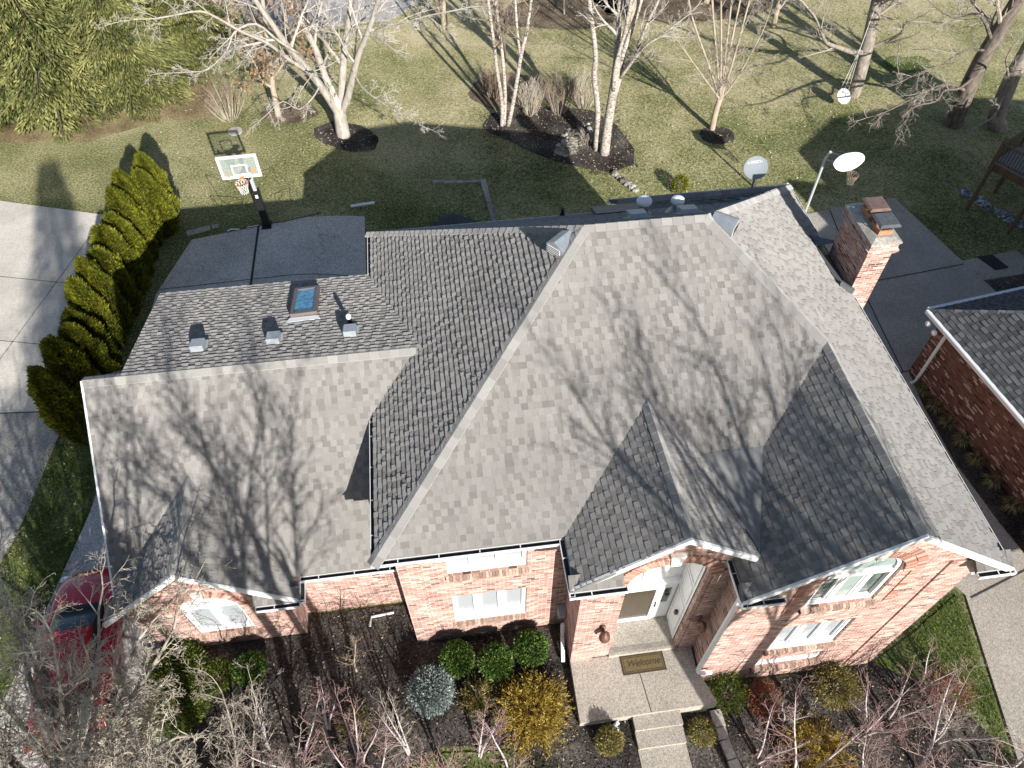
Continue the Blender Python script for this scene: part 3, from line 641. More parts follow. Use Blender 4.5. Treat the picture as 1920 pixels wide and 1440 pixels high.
gutter((-2.0,6.97,E0), (1.82,6.97,E0), (0,-1,0)); gutter((-2.0,10.55,E0), (-2.0,6.85,E0), (-1,0,0)); gutter((-2.0,17.34,E0), (-2.0,15.62,E0), (-1,0,0))
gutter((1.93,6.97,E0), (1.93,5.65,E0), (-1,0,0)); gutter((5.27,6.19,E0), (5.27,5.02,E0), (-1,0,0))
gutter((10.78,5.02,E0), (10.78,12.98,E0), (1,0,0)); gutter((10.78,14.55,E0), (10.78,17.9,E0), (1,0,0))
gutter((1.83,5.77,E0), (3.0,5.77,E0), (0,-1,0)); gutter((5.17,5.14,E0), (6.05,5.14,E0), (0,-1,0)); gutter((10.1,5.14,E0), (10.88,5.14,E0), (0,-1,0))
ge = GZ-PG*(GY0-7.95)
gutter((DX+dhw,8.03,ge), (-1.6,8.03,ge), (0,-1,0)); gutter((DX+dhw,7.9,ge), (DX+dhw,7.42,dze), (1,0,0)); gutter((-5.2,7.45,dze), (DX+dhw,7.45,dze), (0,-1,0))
# cornice returns: small shingled skirts at the feet of the gables
for k, (x0, x1, yf, yb) in enumerate([(1.83,2.95,5.77,6.05), (5.17,6.0,5.14,5.45), (10.1,10.88,5.14,5.45)]):
    rf = MB(); shingles(rf, [(x0,yf,E0), (x1,yf,E0), (x1,yb,E0+0.2), (x0,yb,E0+0.2)], 30+k, thick=0.1); H(rf, 'cornice_return', M['shingle'])
rf = MB(); shingles(rf, [(-5.25,7.45,dze), (DX+dhw,7.45,dze), (DX+dhw,7.75,dze+0.2), (-5.25,7.75,dze+0.2)], 34, thick=0.1); H(rf, 'cornice_return', M['shingle'])
# rake boards
def rake(p, q, w_=0.13, h=0.17, out=(0,-1,0)):
    p, q = Vector(p), Vector(q); mb = MB(); d = q-p; o = Vector(out)*0.05; up = Vector((0,0,1))
    mb.obox(p - up*(h-0.0), d, o, up*(h+0.01)); mb.obox(p + o*0.2 - up*(h+0.05), d, -o*0.9-Vector(out)*0.12, up*0.05); H(mb, 'rake_board', M['white'])
rake((5.17,5.14,E0), GA); rake(GA, (10.88,5.14,E0)); rake((1.83,5.85,5.37), EA); rake(EA, (5.62,5.85,5.83))
rake((DX-dhw,7.5,dze), (DX,7.5,DZ)); rake((DX,7.5,DZ), (DX+dhw,7.5,dze))
rake((GXL,7.95,ge), (GXL,GY0,GZ), out=(-1,0,0))
# fascia and soffits
class SplitBoxes:
    def __init__(s): s.L = []
    def box(s, a, b): s.L.append((a, b))
    def done(s, name, mat):
        for a, b in s.L: mb = MB(); mb.box(a, b); H(mb, name, mat)
fs = SplitBoxes()
fs.box((-1.98,6.98,E0-0.22),(1.8,7.03,E0-0.05)); fs.box((-1.98,7.03,E0-0.22),(1.8,7.15,E0-0.19)); fs.box((-1.98,7.04,E0-0.22),(-1.94,17.2,E0-0.05)); fs.box((-1.94,7.15,E0-0.22),(-1.66,17.2,E0-0.19))
fs.box((10.71,5.2,E0-0.22),(10.76,17.7,E0-0.05)); fs.box((10.45,5.2,E0-0.22),(10.71,17.7,E0-0.19)); fs.box((5.2,5.18,E0-0.22),(6.0,5.44,E0-0.12)); fs.box((10.1,5.18,E0-0.22),(10.78,5.44,E0-0.205))
fs.box((1.87,5.82,E0-0.22),(2.95,6.04,E0-0.12)); fs.box((1.87,6.04,E0-0.22),(2.16,6.85,E0-0.12)); fs.box((-4.2,8.0,ge-0.2),(-1.7,8.28,ge-0.12)); fs.box((-5.2,7.5,dze-0.2),(-4.22,7.74,dze-0.12))
fs.done('soffit', M['white'])

# walls -------------------------------------------------------------
def wall(P2, holes, o, u, out, thick, mat, name='wall', label=None, both=False):
    """wall face given as 2D outline (run, height) with hole loops, front at o, facing out"""
    o, u, out = Vector(o), Vector(u), Vector(out); z = Vector((0,0,1)); mb = MB()
    to = lambda p, k=0: o + u*p[0] + z*p[1] - out*k
    loops = [[Vector((p[0], p[1], 0)) for p in P2]] + [[Vector((p[0], p[1], 0)) for p in h] for h in holes]
    allp = [p for l in loops for p in l]
    for t in tessellate_polygon(loops):
        a, b, c = [to(allp[i]) for i in t]
        if (b-a).cross(c-a).dot(out) < 0: a, c = c, a
        mb.poly([a, b, c])
    for l in list(holes):
        for i in range(len(l)):
            a, b = l[i], l[(i+1) % len(l)]; mb.poly([to(a), to(b), to(b, thick), to(a, thick)])
    return H(mb, name, mat, label)
def rect(x0, x1, z0, z1): return [(x0,z0),(x1,z0),(x1,z1),(x0,z1)]
def arch(x0, x1, z0, zs, rise, n=18):
    cx, r = (x0+x1)/2, (x1-x0)/2; P = [(x0,z0),(x1,z0)]
    return P + [(cx+r*math.cos(math.pi*k/n), zs+rise*math.sin(math.pi*k/n)) for k in range(n+1)]
XW = (1,0,0); FR = (0,-1,0)
wall([(-1.68,-0.4),(2.2,-0.4),(2.2,E0-0.2),(-1.68,E0-0.2)], [rect(-0.62,1.18,1.05,2.62), rect(-0.62,1.18,3.80,4.95)], (0,7.15,0), XW, FR, 0.12, M['brick'])
wall([(-1.68,-0.4),(10.45,-0.4),(10.45,E0-0.2),(-1.68,E0-0.2)], [], (0,17.0,0), XW, (0,1,0), 0.2, M['brick'])
wall([(7.15,-0.4),(17.0,-0.4),(17.0,E0-0.2),(7.15,E0-0.2)], [], (-1.68,0,0), (0,1,0), (-1,0,0), 0.2, M['brick'])
wall([(5.45,-1.7),(17.0,-1.7),(17.0,E0-0.2),(5.45,E0-0.2)], [], (10.45,0,0), (0,1,0), (1,0,0), 0.2, M['brick'])
# entry block
ez = lambda x: EA[2]-PM*abs(x-EA[0])-0.14
arch_open = arch(3.15, 4.89, 0.45, 4.72, 0.86)
wall([(2.18,-0.3),(5.40,-0.9),(5.40,ez(5.40)),(EA[0],ez(EA[0])),(2.18,ez(2.18))], [arch_open], (0,6.05,0), XW, FR, 0.14, M['brick'])
wall([(6.05,-0.4),(7.15,-0.4),(7.15,E0-0.15),(6.05,E0-0.15)], [], (2.18,0,0), (0,1,0), (-1,0,0), 0.2, M['brick'])
# right gable block
gz_ = lambda x: (GA[2]-0.762*(GA[0]-x) if x < GA[0] else GA[2]-PM*(x-GA[0])) - 0.14
aw = arch(7.07, 8.69, 3.66, 5.22, 0.80)
wall([(5.38,-1.9),(10.45,-1.9),(10.45,gz_(10.45)),(GA[0],gz_(GA[0])),(5.38,gz_(5.38))], [aw, rect(6.98,8.73,0.98,2.52), rect(6.98,8.73,-0.36,0.22)], (0,5.45,0), XW, FR, 0.13, M['brick'])
wall([(5.45,-1.5),(6.05,-1.2),(6.05,5.5),(5.45,5.5)], [], (5.38,0,0), (0,1,0), (-1,0,0), 0.2, M['brick'])
# garage block
wall([(-4.6,-0.3),(-1.68,-0.3),(-1.68,ge-0.1),(-4.6,ge-0.1)], [], (0,8.3,0), XW, FR, 0.2, M['brick'])
dw = arch(-7.12, -5.72, 0.78, 2.35, 0.62)
zd_ = lambda x: DZ-pd*abs(x-DX)-0.14
wall([(-8.24,-0.3),(-4.60,-0.3),(-4.60,zd_(-4.6)),(DX,zd_(DX)),(-8.24,zd_(-8.24))], [dw], (0,7.75,0), XW, FR, 0.12, M['brick'])
wall([(7.75,-0.3),(8.3,-0.3),(8.3,2.7),(7.75,2.5)], [], (-4.6,0,0), (0,1,0), (1,0,0), 0.2, M['brick'])
wall([(7.75,-0.3),(15.5,-0.3),(15.5,2.75),(11.73,6.25),(7.75,2.55)], [], (-8.24,0,0), (0,1,0), (-1,0,0), 0.2, M['brick'])
wall([(-8.2,-0.3),(-1.68,-0.3),(-1.68,E0-0.15),(-7.6,E0-0.15),(-7.6,2.6),(-8.2,2.6)], [], (0,15.3,0), XW, (0,1,0), 0.2, M['brick'])
wall([(12.2,5.9),(15.3,5.15),(15.3,2.6)], [], (-7.62,0,0), (0,1,0), (-1,0,0), 0.1, M['white'], label='white siding cheek of the shed dormer')
# dark interiors behind openings
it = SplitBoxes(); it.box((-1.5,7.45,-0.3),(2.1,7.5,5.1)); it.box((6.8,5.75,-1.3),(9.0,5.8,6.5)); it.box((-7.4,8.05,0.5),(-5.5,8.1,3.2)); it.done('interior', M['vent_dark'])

# raised brick bands (quoins, arch surrounds), soldier sills --------
def band(P, d=0.035, o=(0,0,0), y=5.45, name='brick_band'):
    mb = MB(); mb.prism([(p[0], y, p[1]) for p in P], (0,-d,0)); H(mb, name, M['brick'])
band([(9.72,-1.6),(10.46,-1.6),(10.46,5.35),(9.72,5.35)]); band([(5.36,-1.3),(5.95,-1.3),(5.95,5.0),(5.36,5.0)])
band([(2.165,-0.2),(2.72,-0.2),(2.72,4.95),(2.165,4.95)], y=6.05); band([(5.0,0.1),(5.37,0.1),(5.37,4.95),(5.0,4.95)], y=6.05)
band([(-1.69,-0.2),(-1.18,-0.2),(-1.18,5.1),(-1.69,5.1)], y=7.15)
def arch_bricks(cx, zs, r, rise, wd, y, seed, a0=0, a1=180, name='brick_arch', d=0.045, straight=0.0):
    rg = random.Random(seed); mb = MB(); mm = MB(); n = int(math.pi*(r+wd/2)/0.085*(a1-a0)/180)
    for k in range(n):
        t0 = R(a0+(a1-a0)*(k+0.11)/n); t1 = R(a0+(a1-a0)*(k+0.89)/n); dd = d*rg.uniform(0.85, 1.1)
        P = [(cx+rr*math.cos(t), y, zs+rr*rise*math.sin(t)) for rr, t in ((r,t0),(r+wd,t0),(r+wd,t1),(r,t1))]
        mb.prism(P, (0,-dd,0), rg.random())
    t = [R(a0+(a1-a0)*k/24) for k in range(25)]
    mm.prism([(cx+(r+0.002)*math.cos(a), y-0.0, zs+(r+0.002)*rise*math.sin(a)) for a in t]+[(cx+(r+wd)*math.cos(a), y, zs+(r+wd)*rise*math.sin(a)) for a in reversed(t)], (0,-d*0.8,0))
    ob = H(mb, name, M['brick_unit']); H(mm, 'mortar_bed', M['mortar'], parent=ob)
    if straight > 0:
        rows = int(straight/0.07)
        for sx in (-1, 1):
            m2 = MB()
            for k in range(rows):
                zz = zs-straight+k*0.07; x0 = cx+sx*r; m2.box((x0, y, zz+0.005), (x0+sx*wd*rg.uniform(0.93,1), y-d*rg.uniform(0.8,1.0), zz+0.065), rg.random())
            H(m2, 'brick_jamb', M['brick_unit'])
arch_bricks(4.02, 4.72, 0.89, 0.98, 0.30, 6.05, 1); arch_bricks(7.88, 5.22, 0.83, 0.98, 0.22, 5.45, 2)
arch_bricks(7.88, 5.22, 1.07, 0.98, 0.20, 5.45, 3, straight=1.7, d=0.03); arch_bricks(-6.42, 2.35, 0.72, 0.90, 0.24, 7.75, 4)
def keystone(cx, z0, z1, y, wd=0.16):
    mb = MB(); mb.prism([(cx-wd*0.38,y,z0),(cx+wd*0.38,y,z0),(cx+wd*0.6,y,z1),(cx-wd*0.6,y,z1)], (0,-0.09,0)); H(mb, 'keystone', M['cream'])
keystone(4.02, 5.56, 5.98, 6.05, 0.26); keystone(7.88, 6.02, 6.38, 5.45, 0.22); keystone(-6.42, 2.98, 3.3, 7.75, 0.22)
def sill(x0, x1, z, y, seed, h=0.2, d=0.09, par=None):
    rg = random.Random(seed); mb = MB(); x = x0-0.05
    while x < x1+0.05:
        dd = d*rg.uniform(0.9,1.08)
        mb.prism([(x,y+0.02,z-h),(x,y-dd,z-h+0.03),(x,y-dd,z-0.05),(x,y+0.02,z)], (0.068,0,0), rg.random()); x += 0.075
    mb.box((x0-0.05,y+0.01,z-h+0.01),(x1+0.05,y-d*0.55,z-0.05), 0.9)
    return mb
# windows ------------------------------------------------------------
def window(outline, y, x0, x1, z0, z1, ncol, pane, zrail=None, arched=None, sillseed=None, dep=0.11, fr=0.075, split=(), sd=0.09):
    """white framed window set back in its opening; split = heights of transoms"""
    mb = MB(); yb = y+dep
    n = len(outline)
    cx, cz = (x0+x1)/2, (z0+z1)/2
    def inset(P, k):
        out = []
        for i in range(len(P)):
            p0, p, p1 = P[i-1], P[i], P[(i+1) % len(P)]
            d0 = Vector((p[0]-p0[0], p[1]-p0[1])); d1 = Vector((p1[0]-p[0], p1[1]-p[1]))
            if d0.length < 1e-5: d0 = d1
            if d1.length < 1e-5: d1 = d0
            n0 = Vector((-d0.y, d0.x)).normalized(); n1 = Vector((-d1.y, d1.x)).normalized(); m_ = (n0+n1)
            m_ = m_/max(0.3, m_.length_squared)*2 if m_.length > 1e-4 else n0
            out.append((p[0]+m_.x*k, p[1]+m_.y*k))
        return out
    inn = inset(outline, fr)
    for i in range(n):
        a, b, c, d = outline[i], outline[(i+1) % n], inn[(i+1) % n], inn[i]
        f = [(a[0],yb-0.05,a[1]),(b[0],yb-0.05,b[1]),(c[0],yb-0.05,c[1]),(d[0],yb-0.05,d[1])]
        mb.poly(f); mb.poly([(c[0],yb-0.05,c[1]),(d[0],yb-0.05,d[1]),(d[0],yb+0.03,d[1]),(c[0],yb+0.03,c[1])][::-1])
    zt = split[0] if split else z1
    for k in range(1, ncol):
        x = x0+(x1-x0)*k/ncol; mb.box((x-0.05,yb-0.045,z0+fr*0.9),(x+0.05,yb+0.03,zt-fr*0.6))
    for zz in split: mb.box((x0+fr*0.9,yb-0.055,zz-0.09),(x1-fr*0.9,yb+0.03,zz+0.03))
    # sash rims around every light
    for k in range(ncol):
        xa = x0+(x1-x0)*k/ncol+0.055; xb = x0+(x1-x0)*(k+1)/ncol-0.055; za, zb = z0+fr+0.01, zt-(0.09 if split else fr)-0.005
        if zb-za < 0.2: s_ = 0.025
        else: s_ = 0.05
        for q in (((xa,za),(xb,za+s_)),((xa,zb-s_),(xb,zb)),((xa,za+s_),(xa+s_,zb-s_)),((xb-s_,za+s_),(xb,zb-s_))):
            mb.box((q[0][0],yb-0.02,q[0][1]),(q[1][0],yb+0.031,q[1][1]))
        if zrail: mb.box((xa+s_,yb-0.012,zrail-0.02),(xb-s_,yb+0.032,zrail+0.02))
    o = H(mb, 'window', M['white'])
    pm_ = MB(); L = [Vector((p[0], p[1], 0)) for p in inset(outline, fr*0.8)]
    for t in tessellate_polygon([L]):
        a, b, c = [Vector((L[i].x, yb+0.012, L[i].y)) for i in t]
        if (b-a).cross(c-a).y > 0: a, c = c, a
        pm_.poly([a+Vector((0,0.025,0)), b+Vector((0,0.025,0)), c+Vector((0,0.025,0))])
    H(pm_, 'pane', pane, parent=o)
    if sillseed is not None: H(sill(x0, x1, z0, y, sillseed, d=sd), 'sill', M['sill_unit'], parent=o)
    return o
window(rect(-0.62,1.18,1.05,2.62), 7.15, -0.62, 1.18, 1.05, 2.62, 3, M['pane_blind'], sillseed=1, zrail=1.3)
window(rect(-0.62,1.18,3.80,4.95), 7.15, -0.62, 1.18, 3.80, 4.95, 3, M['pane_blind'], sillseed=2, zrail=4.05)
window(rect(6.98,8.73,0.98,2.52), 5.45, 6.98, 8.73, 0.98, 2.52, 3, M['pane_blind'], sillseed=3)
window(rect(6.98,8.73,-0.36,0.22), 5.45, 6.98, 8.73, -0.36, 0.22, 3, M['pane_blind'], sillseed=4)
window(aw, 5.45, 7.07, 8.69, 3.66, 6.02, 3, M['pane_dark'], sillseed=5, split=(5.12,), fr=0.10)
window(dw, 7.75, -7.12, -5.72, 0.78, 2.97, 2, M['pane_blind'], sillseed=6, split=(2.30,), fr=0.07)
# pale blinds seen behind the arched window
bl = MB(); bl.poly([(7.60,5.555,3.8),(8.13,5.555,3.8),(8.13,5.555,4.98),(7.60,5.555,4.98)]); bl.prism([(7.2,5.556,5.2)]+[(7.88+0.70*math.cos(math.pi*k/14),5.556,5.2+0.68*math.sin(math.pi*k/14)) for k in range(15)], (0,0.001,0)); H(bl, 'window_blind', M['pane_green'])
# entry recess -------------------------------------------------------
YB = 6.88
rc = MB(); prof = arch(3.17, 4.87, 0.45, 4.72, 0.84)
for i in range(1, len(prof)):
    a, b = prof[i], prof[(i+1) % len(prof)]
    rc.poly([(a[0],6.19,a[1]),(b[0],6.19,b[1]),(b[0],YB,b[1]),(a[0],YB,a[1])])
L = [Vector((p[0],p[1],0)) for p in prof]
for t in tessellate_polygon([L]):
    a, b, c = [Vector((L[i].x, YB, L[i].y)) for i in t]
    if (b-a).cross(c-a).y > 0: a, c = c, a
    rc.poly([a,b,c])
for z0, z1 in ((0.62,2.35),(2.5,3.5),(3.62,4.7)):       # raised panels on the side walls
    for x, sx in ((4.87,-1),(3.17,1)):
        for ya, yb2 in ((6.28,6.32),(6.74,6.78)): rc.box((x+sx*0.001,ya,z0),(x+sx*0.022,yb2,z1))
        rc.box((x+sx*0.001,6.32,z0),(x+sx*0.022,6.74,z0+0.05)); rc.box((x+sx*0.001,6.32,z1-0.05),(x+sx*0.022,6.74,z1))
rc.box((3.18,YB-0.10,2.62),(4.86,YB-0.001,2.80)); rc.box((3.18,YB-0.16,2.80),(4.86,YB-0.001,2.86)); rc.box((3.9,YB-0.08,2.86),(4.0,YB-0.001,5.4))
for zz in (3.35,4.2): rc.box((3.2,YB-0.02,zz),(4.84,YB-0.001,zz+0.03))
H(rc, 'entry_recess', M['white'], 'white panelled arched recess around the front door')
ds = MB()
for a, b in (((3.26,2.52),(4.42,2.62)),((3.26,0.47),(3.36,2.52)),((4.32,0.47),(4.42,2.52)),((3.36,0.47),(4.32,0.62)),((3.36,2.40),(4.32,2.52))): ds.box((a[0],YB-0.09,a[1]),(b[0],YB-0.002,b[1]))
for a, b in (((4.42,0.47),(4.84,1.45)),((4.42,1.45),(4.54,2.52)),((4.72,1.45),(4.84,2.52)),((4.54,2.36),(4.72,2.52))): ds.box((a[0],YB-0.06,a[1]),(b[0],YB-0.003,b[1]))
door = H(ds, 'door', M['white'], 'white front door with full glass storm panel and sidelight')
dg = MB(); dg.box((3.36,YB-0.05,0.62),(4.32,YB-0.04,2.40)); H(dg, 'door_glass', M['pane_door'], parent=door)
dg = MB(); dg.box((4.54,YB-0.04,1.45),(4.72,YB-0.03,2.36))
for zz in (1.7,1.95,2.2): dg.box((4.54,YB-0.045,zz),(4.72,YB-0.041,zz+0.02))
H(dg, 'sidelight_glass', M['pane_dark'], parent=door)
dh = MB(); dh.tube([(4.40,YB-0.13,1.35),(4.40,YB-0.13,1.65)], 0.014, 6); dh.box((4.385,YB-0.13,1.38),(4.415,YB-0.09,1.41)); dh.box((4.385,YB-0.13,1.59),(4.415,YB-0.09,1.62)); H(dh, 'handle', M['black'], parent=door)
wr = MB(); wr.lathe((0,0,0), [(0.02,-0.0),(0.075,0.01),(0.075,0.03),(0.02,0.04)], 14)
wr.v = [(4.63+x, YB-0.07-z, 2.0+y) for x,y,z in wr.v]; H(wr, 'door_knocker', M['black'], parent=door)
mlb = MB(); mlb.box((4.79,6.42,1.55),(4.86,6.50,1.72)); H(mlb, 'doorbell_box', M['black'])
# porch slab, landing and steps (laid as pavement)
def slab(mb, P, z0, z1): mb.prism([(p[0],p[1],z0) for p in P], (0,0,z1-z0))
pt = MB(); slab(pt, [(3.16,5.98),(4.88,5.98),(4.88,6.86),(3.16,6.86)], 0.05, 0.45); tag(pt.build('porch', M['agg']), kind='structure')
pt = MB(); slab(pt, [(2.15,4.53),(5.60,4.56),(5.31,5.46),(5.34,6.03),(2.17,6.03)], -0.12, 0.31); slab(pt, [(2.22,4.62),(5.52,4.64),(5.28,5.4),(5.3,5.97),(2.22,5.97)], -1.2, -0.121); tag(pt.build('porch', M['agg']), kind='structure')
joint([(3.93,4.55),(3.86,5.5)], 0.02, zf=0.316)
for k, (y0, y1, zt) in enumerate([(4.22,4.56,0.19),(3.83,4.22,0.07),(3.0,3.83,-0.05)]):
    pt = MB(); slab(pt, [(3.47,y0),(4.66,y0),(4.66,y1+0.01),(3.47,y1+0.01)], zt-0.14, zt); slab(pt, [(3.5,y0+0.03),(4.63,y0+0.03),(4.63,y1),(3.5,y1)], -1.2, zt-0.141); tag(pt.build('step', M['agg']), kind='structure')
pt = MB(); slab(pt, [(3.44,-6),(4.70,-6),(4.68,3.0),(3.46,3.0)], -1.1, -0.055); tag(pt.build('front_path', M['agg']), kind='structure')

# chimney -------------------------------------------------------------
cm = MB(); cm.box((10.68,13.01,-1.9),(11.33,14.48,6.86), 0.5)
cm.box((10.63,12.96,6.861),(11.38,14.53,6.93)); cm.box((10.59,12.92,6.931),(11.42,14.57,7.0)); cm.box((10.63,12.96,7.001),(11.38,14.53,7.19))
chim = H(cm, 'chimney', M['brick'])
cc = MB(); cc.prism([(10.60,12.93,7.191),(11.41,12.93,7.191),(11.41,14.56,7.191),(10.60,14.56,7.191)], (0,0,0.05))
P0 = [(10.60,12.93),(11.41,12.93),(11.41,14.56),(10.60,14.56)]; P1 = [(10.76,13.10),(11.24,13.10),(11.24,14.40),(10.76,14.40)]
for i in range(4):
    a, b, c, d = P0[i], P0[(i+1)%4], P1[(i+1)%4], P1[i]; cc.poly([(a[0],a[1],7.242),(b[0],b[1],7.242),(c[0],c[1],7.31),(d[0],d[1],7.31)])
cc.poly([(p[0],p[1],7.31) for p in P1]); H(cc, 'chimney_crown', M['crown'], parent=chim)
for (y0, mt, dzz) in ((13.18,M['lead'],0.0),(13.78,M['rust'],0.03)):
    fl = MB(); x0, x1, y1 = 10.84, 11.2, y0+0.42
    for a, b in (((x0,y0),(x1,y0+0.04)),((x0,y1-0.04),(x1,y1)),((x0,y0+0.04),(x0+0.04,y1-0.04)),((x1-0.04,y0+0.04),(x1,y1-0.04))): fl.box((a[0],a[1],7.25),(b[0],b[1],7.44+dzz))
    f = H(fl, 'flue', M['clay'], parent=chim)
for (y0, mt, dzz) in ((13.18,M['lead'],0.0),(13.78,M['rust'],0.03)):
    fl = MB(); x0, x1, y1 = 10.84, 11.2, y0+0.42
    z = 7.64+dzz; a0, a1, b0, b1 = x0-0.08, x1+0.10, y0-0.08, y1+0.06
    fl.prism([(a0,b0,z-0.05),(a1,b0,z-0.05),(a1,b1,z-0.05),(a0,b1,z-0.05)], (0,0,0.03))
    i0 = [(a0,b0),(a1,b0),(a1,b1),(a0,b1)]; i1 = [(a0+0.05,b0+0.05),(a1-0.05,b0+0.05),(a1-0.05,b1-0.05),(a0+0.05,b1-0.05)]
    for i in range(4):
        p, q, r_, s_ = i0[i], i0[(i+1)%4], i1[(i+1)%4], i1[i]; fl.poly([(p[0],p[1],z-0.02),(q[0],q[1],z-0.02),(r_[0],r_[1],z+0.01),(s_[0],s_[1],z+0.01)])
    fl.poly([(p[0],p[1],z+0.01) for p in i1])
    for px, py in ((x0+0.01,y0+0.01),(x1-0.03,y0+0.01),(x0+0.01,y1-0.03),(x1-0.03,y1-0.03)): fl.box((px,py,7.42),(px+0.02,py+0.02,z-0.05))
    H(fl, 'chimney_cap', mt, 'brown metal chimney cap' if mt is M['rust'] else 'grey metal chimney cap', parent=chim)
fl = MB(); ez_ = lambda x: E0+PM*(10.88-x)
fl.prism([(10.2,13.0,ez_(10.2)+0.03),(10.7,13.0,ez_(10.7)+0.03),(10.7,14.9,ez_(10.7)+0.03),(10.2,14.9,ez_(10.2)+0.03)], (0,0,0.015))
fl.prism([(10.2,14.46,ez_(10.2)+0.05),(10.85,14.46,ez_(10.2)+0.12),(10.75,15.1,ez_(10.75)+0.05),(10.2,14.9,ez_(10.2)+0.05)], (0,0,0.015))
for k in range(7): x = 10.25+k*0.07; fl.box((x,12.94,ez_(x)+0.0),(x+0.075,13.008,ez_(x)+0.16))
H(fl, 'chimney_flashing', M['lead'])

# roof furniture -------------------------------------------------------
def on_slope(u, v, n, o, cx, cy):   # helper: point of plane above (cx,cy)
    n = Vector(n).normalized(); o = Vector(o); return Vector((cx, cy, o.z - (n.x*(cx-o.x)+n.y*(cy-o.y))/n.z))
def slope_axes(n):
    n = Vector(n).normalized(); u = Vector((0,0,1)).cross(n).normalized(); return u, n.cross(u), n
def box_vent(n, o, cx, cy, wd=0.32, ln=0.40, h=0.16, name='roof_vent', mt='vent'):
    """slant-back roof vent: low flange, hood open on the downslope side"""
    u, v, nn = slope_axes(n); p = on_slope(u, v, n, o, cx, cy); mb = MB()
    q = lambda a, b, c: p + u*a + v*b + nn*c
    mb.obox(q(-wd*0.75,-ln*0.6,0.01), u*wd*1.5, v*ln*1.35, nn*0.02)
    w2 = wd/2
    low = [q(-w2,-ln/2,0.03), q(w2,-ln/2,0.03), q(w2,ln/2,0.03), q(-w2,ln/2,0.03)]
    top = [q(-w2,-ln/2,h), q(w2,-ln/2,h), q(w2*0.9,ln/2-0.03,h*0.55), q(-w2*0.9,ln/2-0.03,h*0.55)]
    mb.poly(top); mb.poly([low[0],low[1],top[1],top[0]]); mb.poly([low[1],low[2],top[2],top[1]]); mb.poly([low[2],low[3],top[3],top[2]]); mb.poly([low[3],low[0],top[0],top[3]])
    o1 = H(mb, name, M[mt]); d = MB(); a = [q(-w2*0.9,-ln/2-0.004,0.05), q(w2*0.9,-ln/2-0.004,0.05), q(w2*0.9,-ln/2-0.004,h-0.02), q(-w2*0.9,-ln/2-0.004,h-0.02)]
    d.poly(a); H(d, 'vent_grille', M['vent_dark'], parent=o1); return o1
nG = (0,0.28,1); oG = (0,GY0,GZ)
for x in (-6.03,-4.25,-2.42):
    # tall faced vents on the garage's rear slope
    u, v, nn = slope_axes(nG); p = on_slope(u, v, nG, oG, x, 12.62); mb = MB(); q = lambda a, b, c: p+Vector((a,b,c))
    w2 = 0.15
    mb.box(tuple(q(-0.2,-0.3,-0.06)), tuple(q(0.2,0.25,0.035)))
    P = [q(-w2,-0.17,0), q(-w2,0.20,-0.05), q(-w2*0.9,0.16,0.20), q(-w2,-0.12,0.23)]; mb.prism(P, (2*w2,0,0)); H(mb, 'roof_vent', M['vent'])
box_vent(nN, (0,17.34,E0), 4.55, 13.2, 0.42, 0.42, 0.2); box_vent(nN, (0,17.34,E0), 5.75, 13.2, 0.42, 0.42, 0.2); box_vent(nN, (0,17.34,E0), 9.0, 17.1-0.2, 0.42, 0.42, 0.2)
def peak_vent(c, d, label):
    """gabled metal ridge vent with a white louvred face"""
    d = Vector(d).normalized(); s = Vector((0,0,1)).cross(d).normalized(); c = Vector(c); z = Vector((0,0,1)); mb = MB()
    w_, l, h = 0.21, 0.26, 0.24
    P = [c-s*w_-d*l, c+s*w_-d*l, c+s*w_-d*l+z*h, c-d*l+z*(h+0.13), c-s*w_-d*l+z*h]; mb.prism(P, d*2*l)
    o = H(mb, 'ridge_vent', M['metal'], label)
    f = MB(); P = [c-s*w_*0.8+d*(l+0.004)+z*0.03, c+s*w_*0.8+d*(l+0.004)+z*0.03, c+s*w_*0.8+d*(l+0.004)+z*(h-0.02), c-s*w_*0.8+d*(l+0.004)+z*(h-0.02)]
    f.prism(P, d*0.006)
    H(f, 'louvre', M['white'], parent=o)
    g_ = MB()
    for k in range(4): g_.obox(c-s*w_*0.75+d*(l+0.012)+z*(0.05+k*0.045), s*w_*1.5, d*0.006, z*0.02)
    H(g_, 'louvre_slot', M['vent_dark'], parent=o)
peak_vent((2.55,12.0,8.85), (-0.75,-0.65,0), 'grey gabled vent at the left end of the main ridge'); peak_vent((6.12,12.05,8.98), (0.75,-0.6,0), 'grey gabled vent at the right end of the main ridge')
def pipe(x, y, z, r, h, mt, cap_mt=None, boot=True, capr=1.3, label=None):
    mb = MB(); mb.tube([(x,y,z-0.1),(x,y,z+h)], r, 14)
    if boot: mb.lathe((x,y,z-0.15), [(r*2.3,0),(r*2.3,0.12),(r*1.15,0.3),(r*1.1,0.31)], 14)
    o = H(mb, 'vent_pipe', mt, label)
    if cap_mt:
        c = MB(); c.lathe((x,y,z+h-0.02), [(r*capr,0),(r*capr,0.05),(r*capr*0.9,0.085),(r*capr*0.55,0.11),(r*0.1,0.12)], 16); H(c, 'pipe_cap', cap_mt, parent=o)
pipe(4.95,14.05,7.85,0.13,0.45,M['vent'],M['white'],capr=1.45); pipe(5.75,13.95,7.95,0.11,0.36,M['vent'],M['white'],capr=1.5)
pipe(3.62,17.2,5.45,0.05,0.30,M['black']); pipe(-2.45,13.05,6.02,0.05,0.32,M['black'],M['white'],capr=1.3)
# raised curb on the back slope
cb = MB(); cb.prism([(4.35,16.1,6.25),(5.75,16.1,6.25),(5.75,16.8,5.95),(4.35,16.8,5.95)], (0,0,0.12)); H(cb, 'roof_curb', M['lead'])
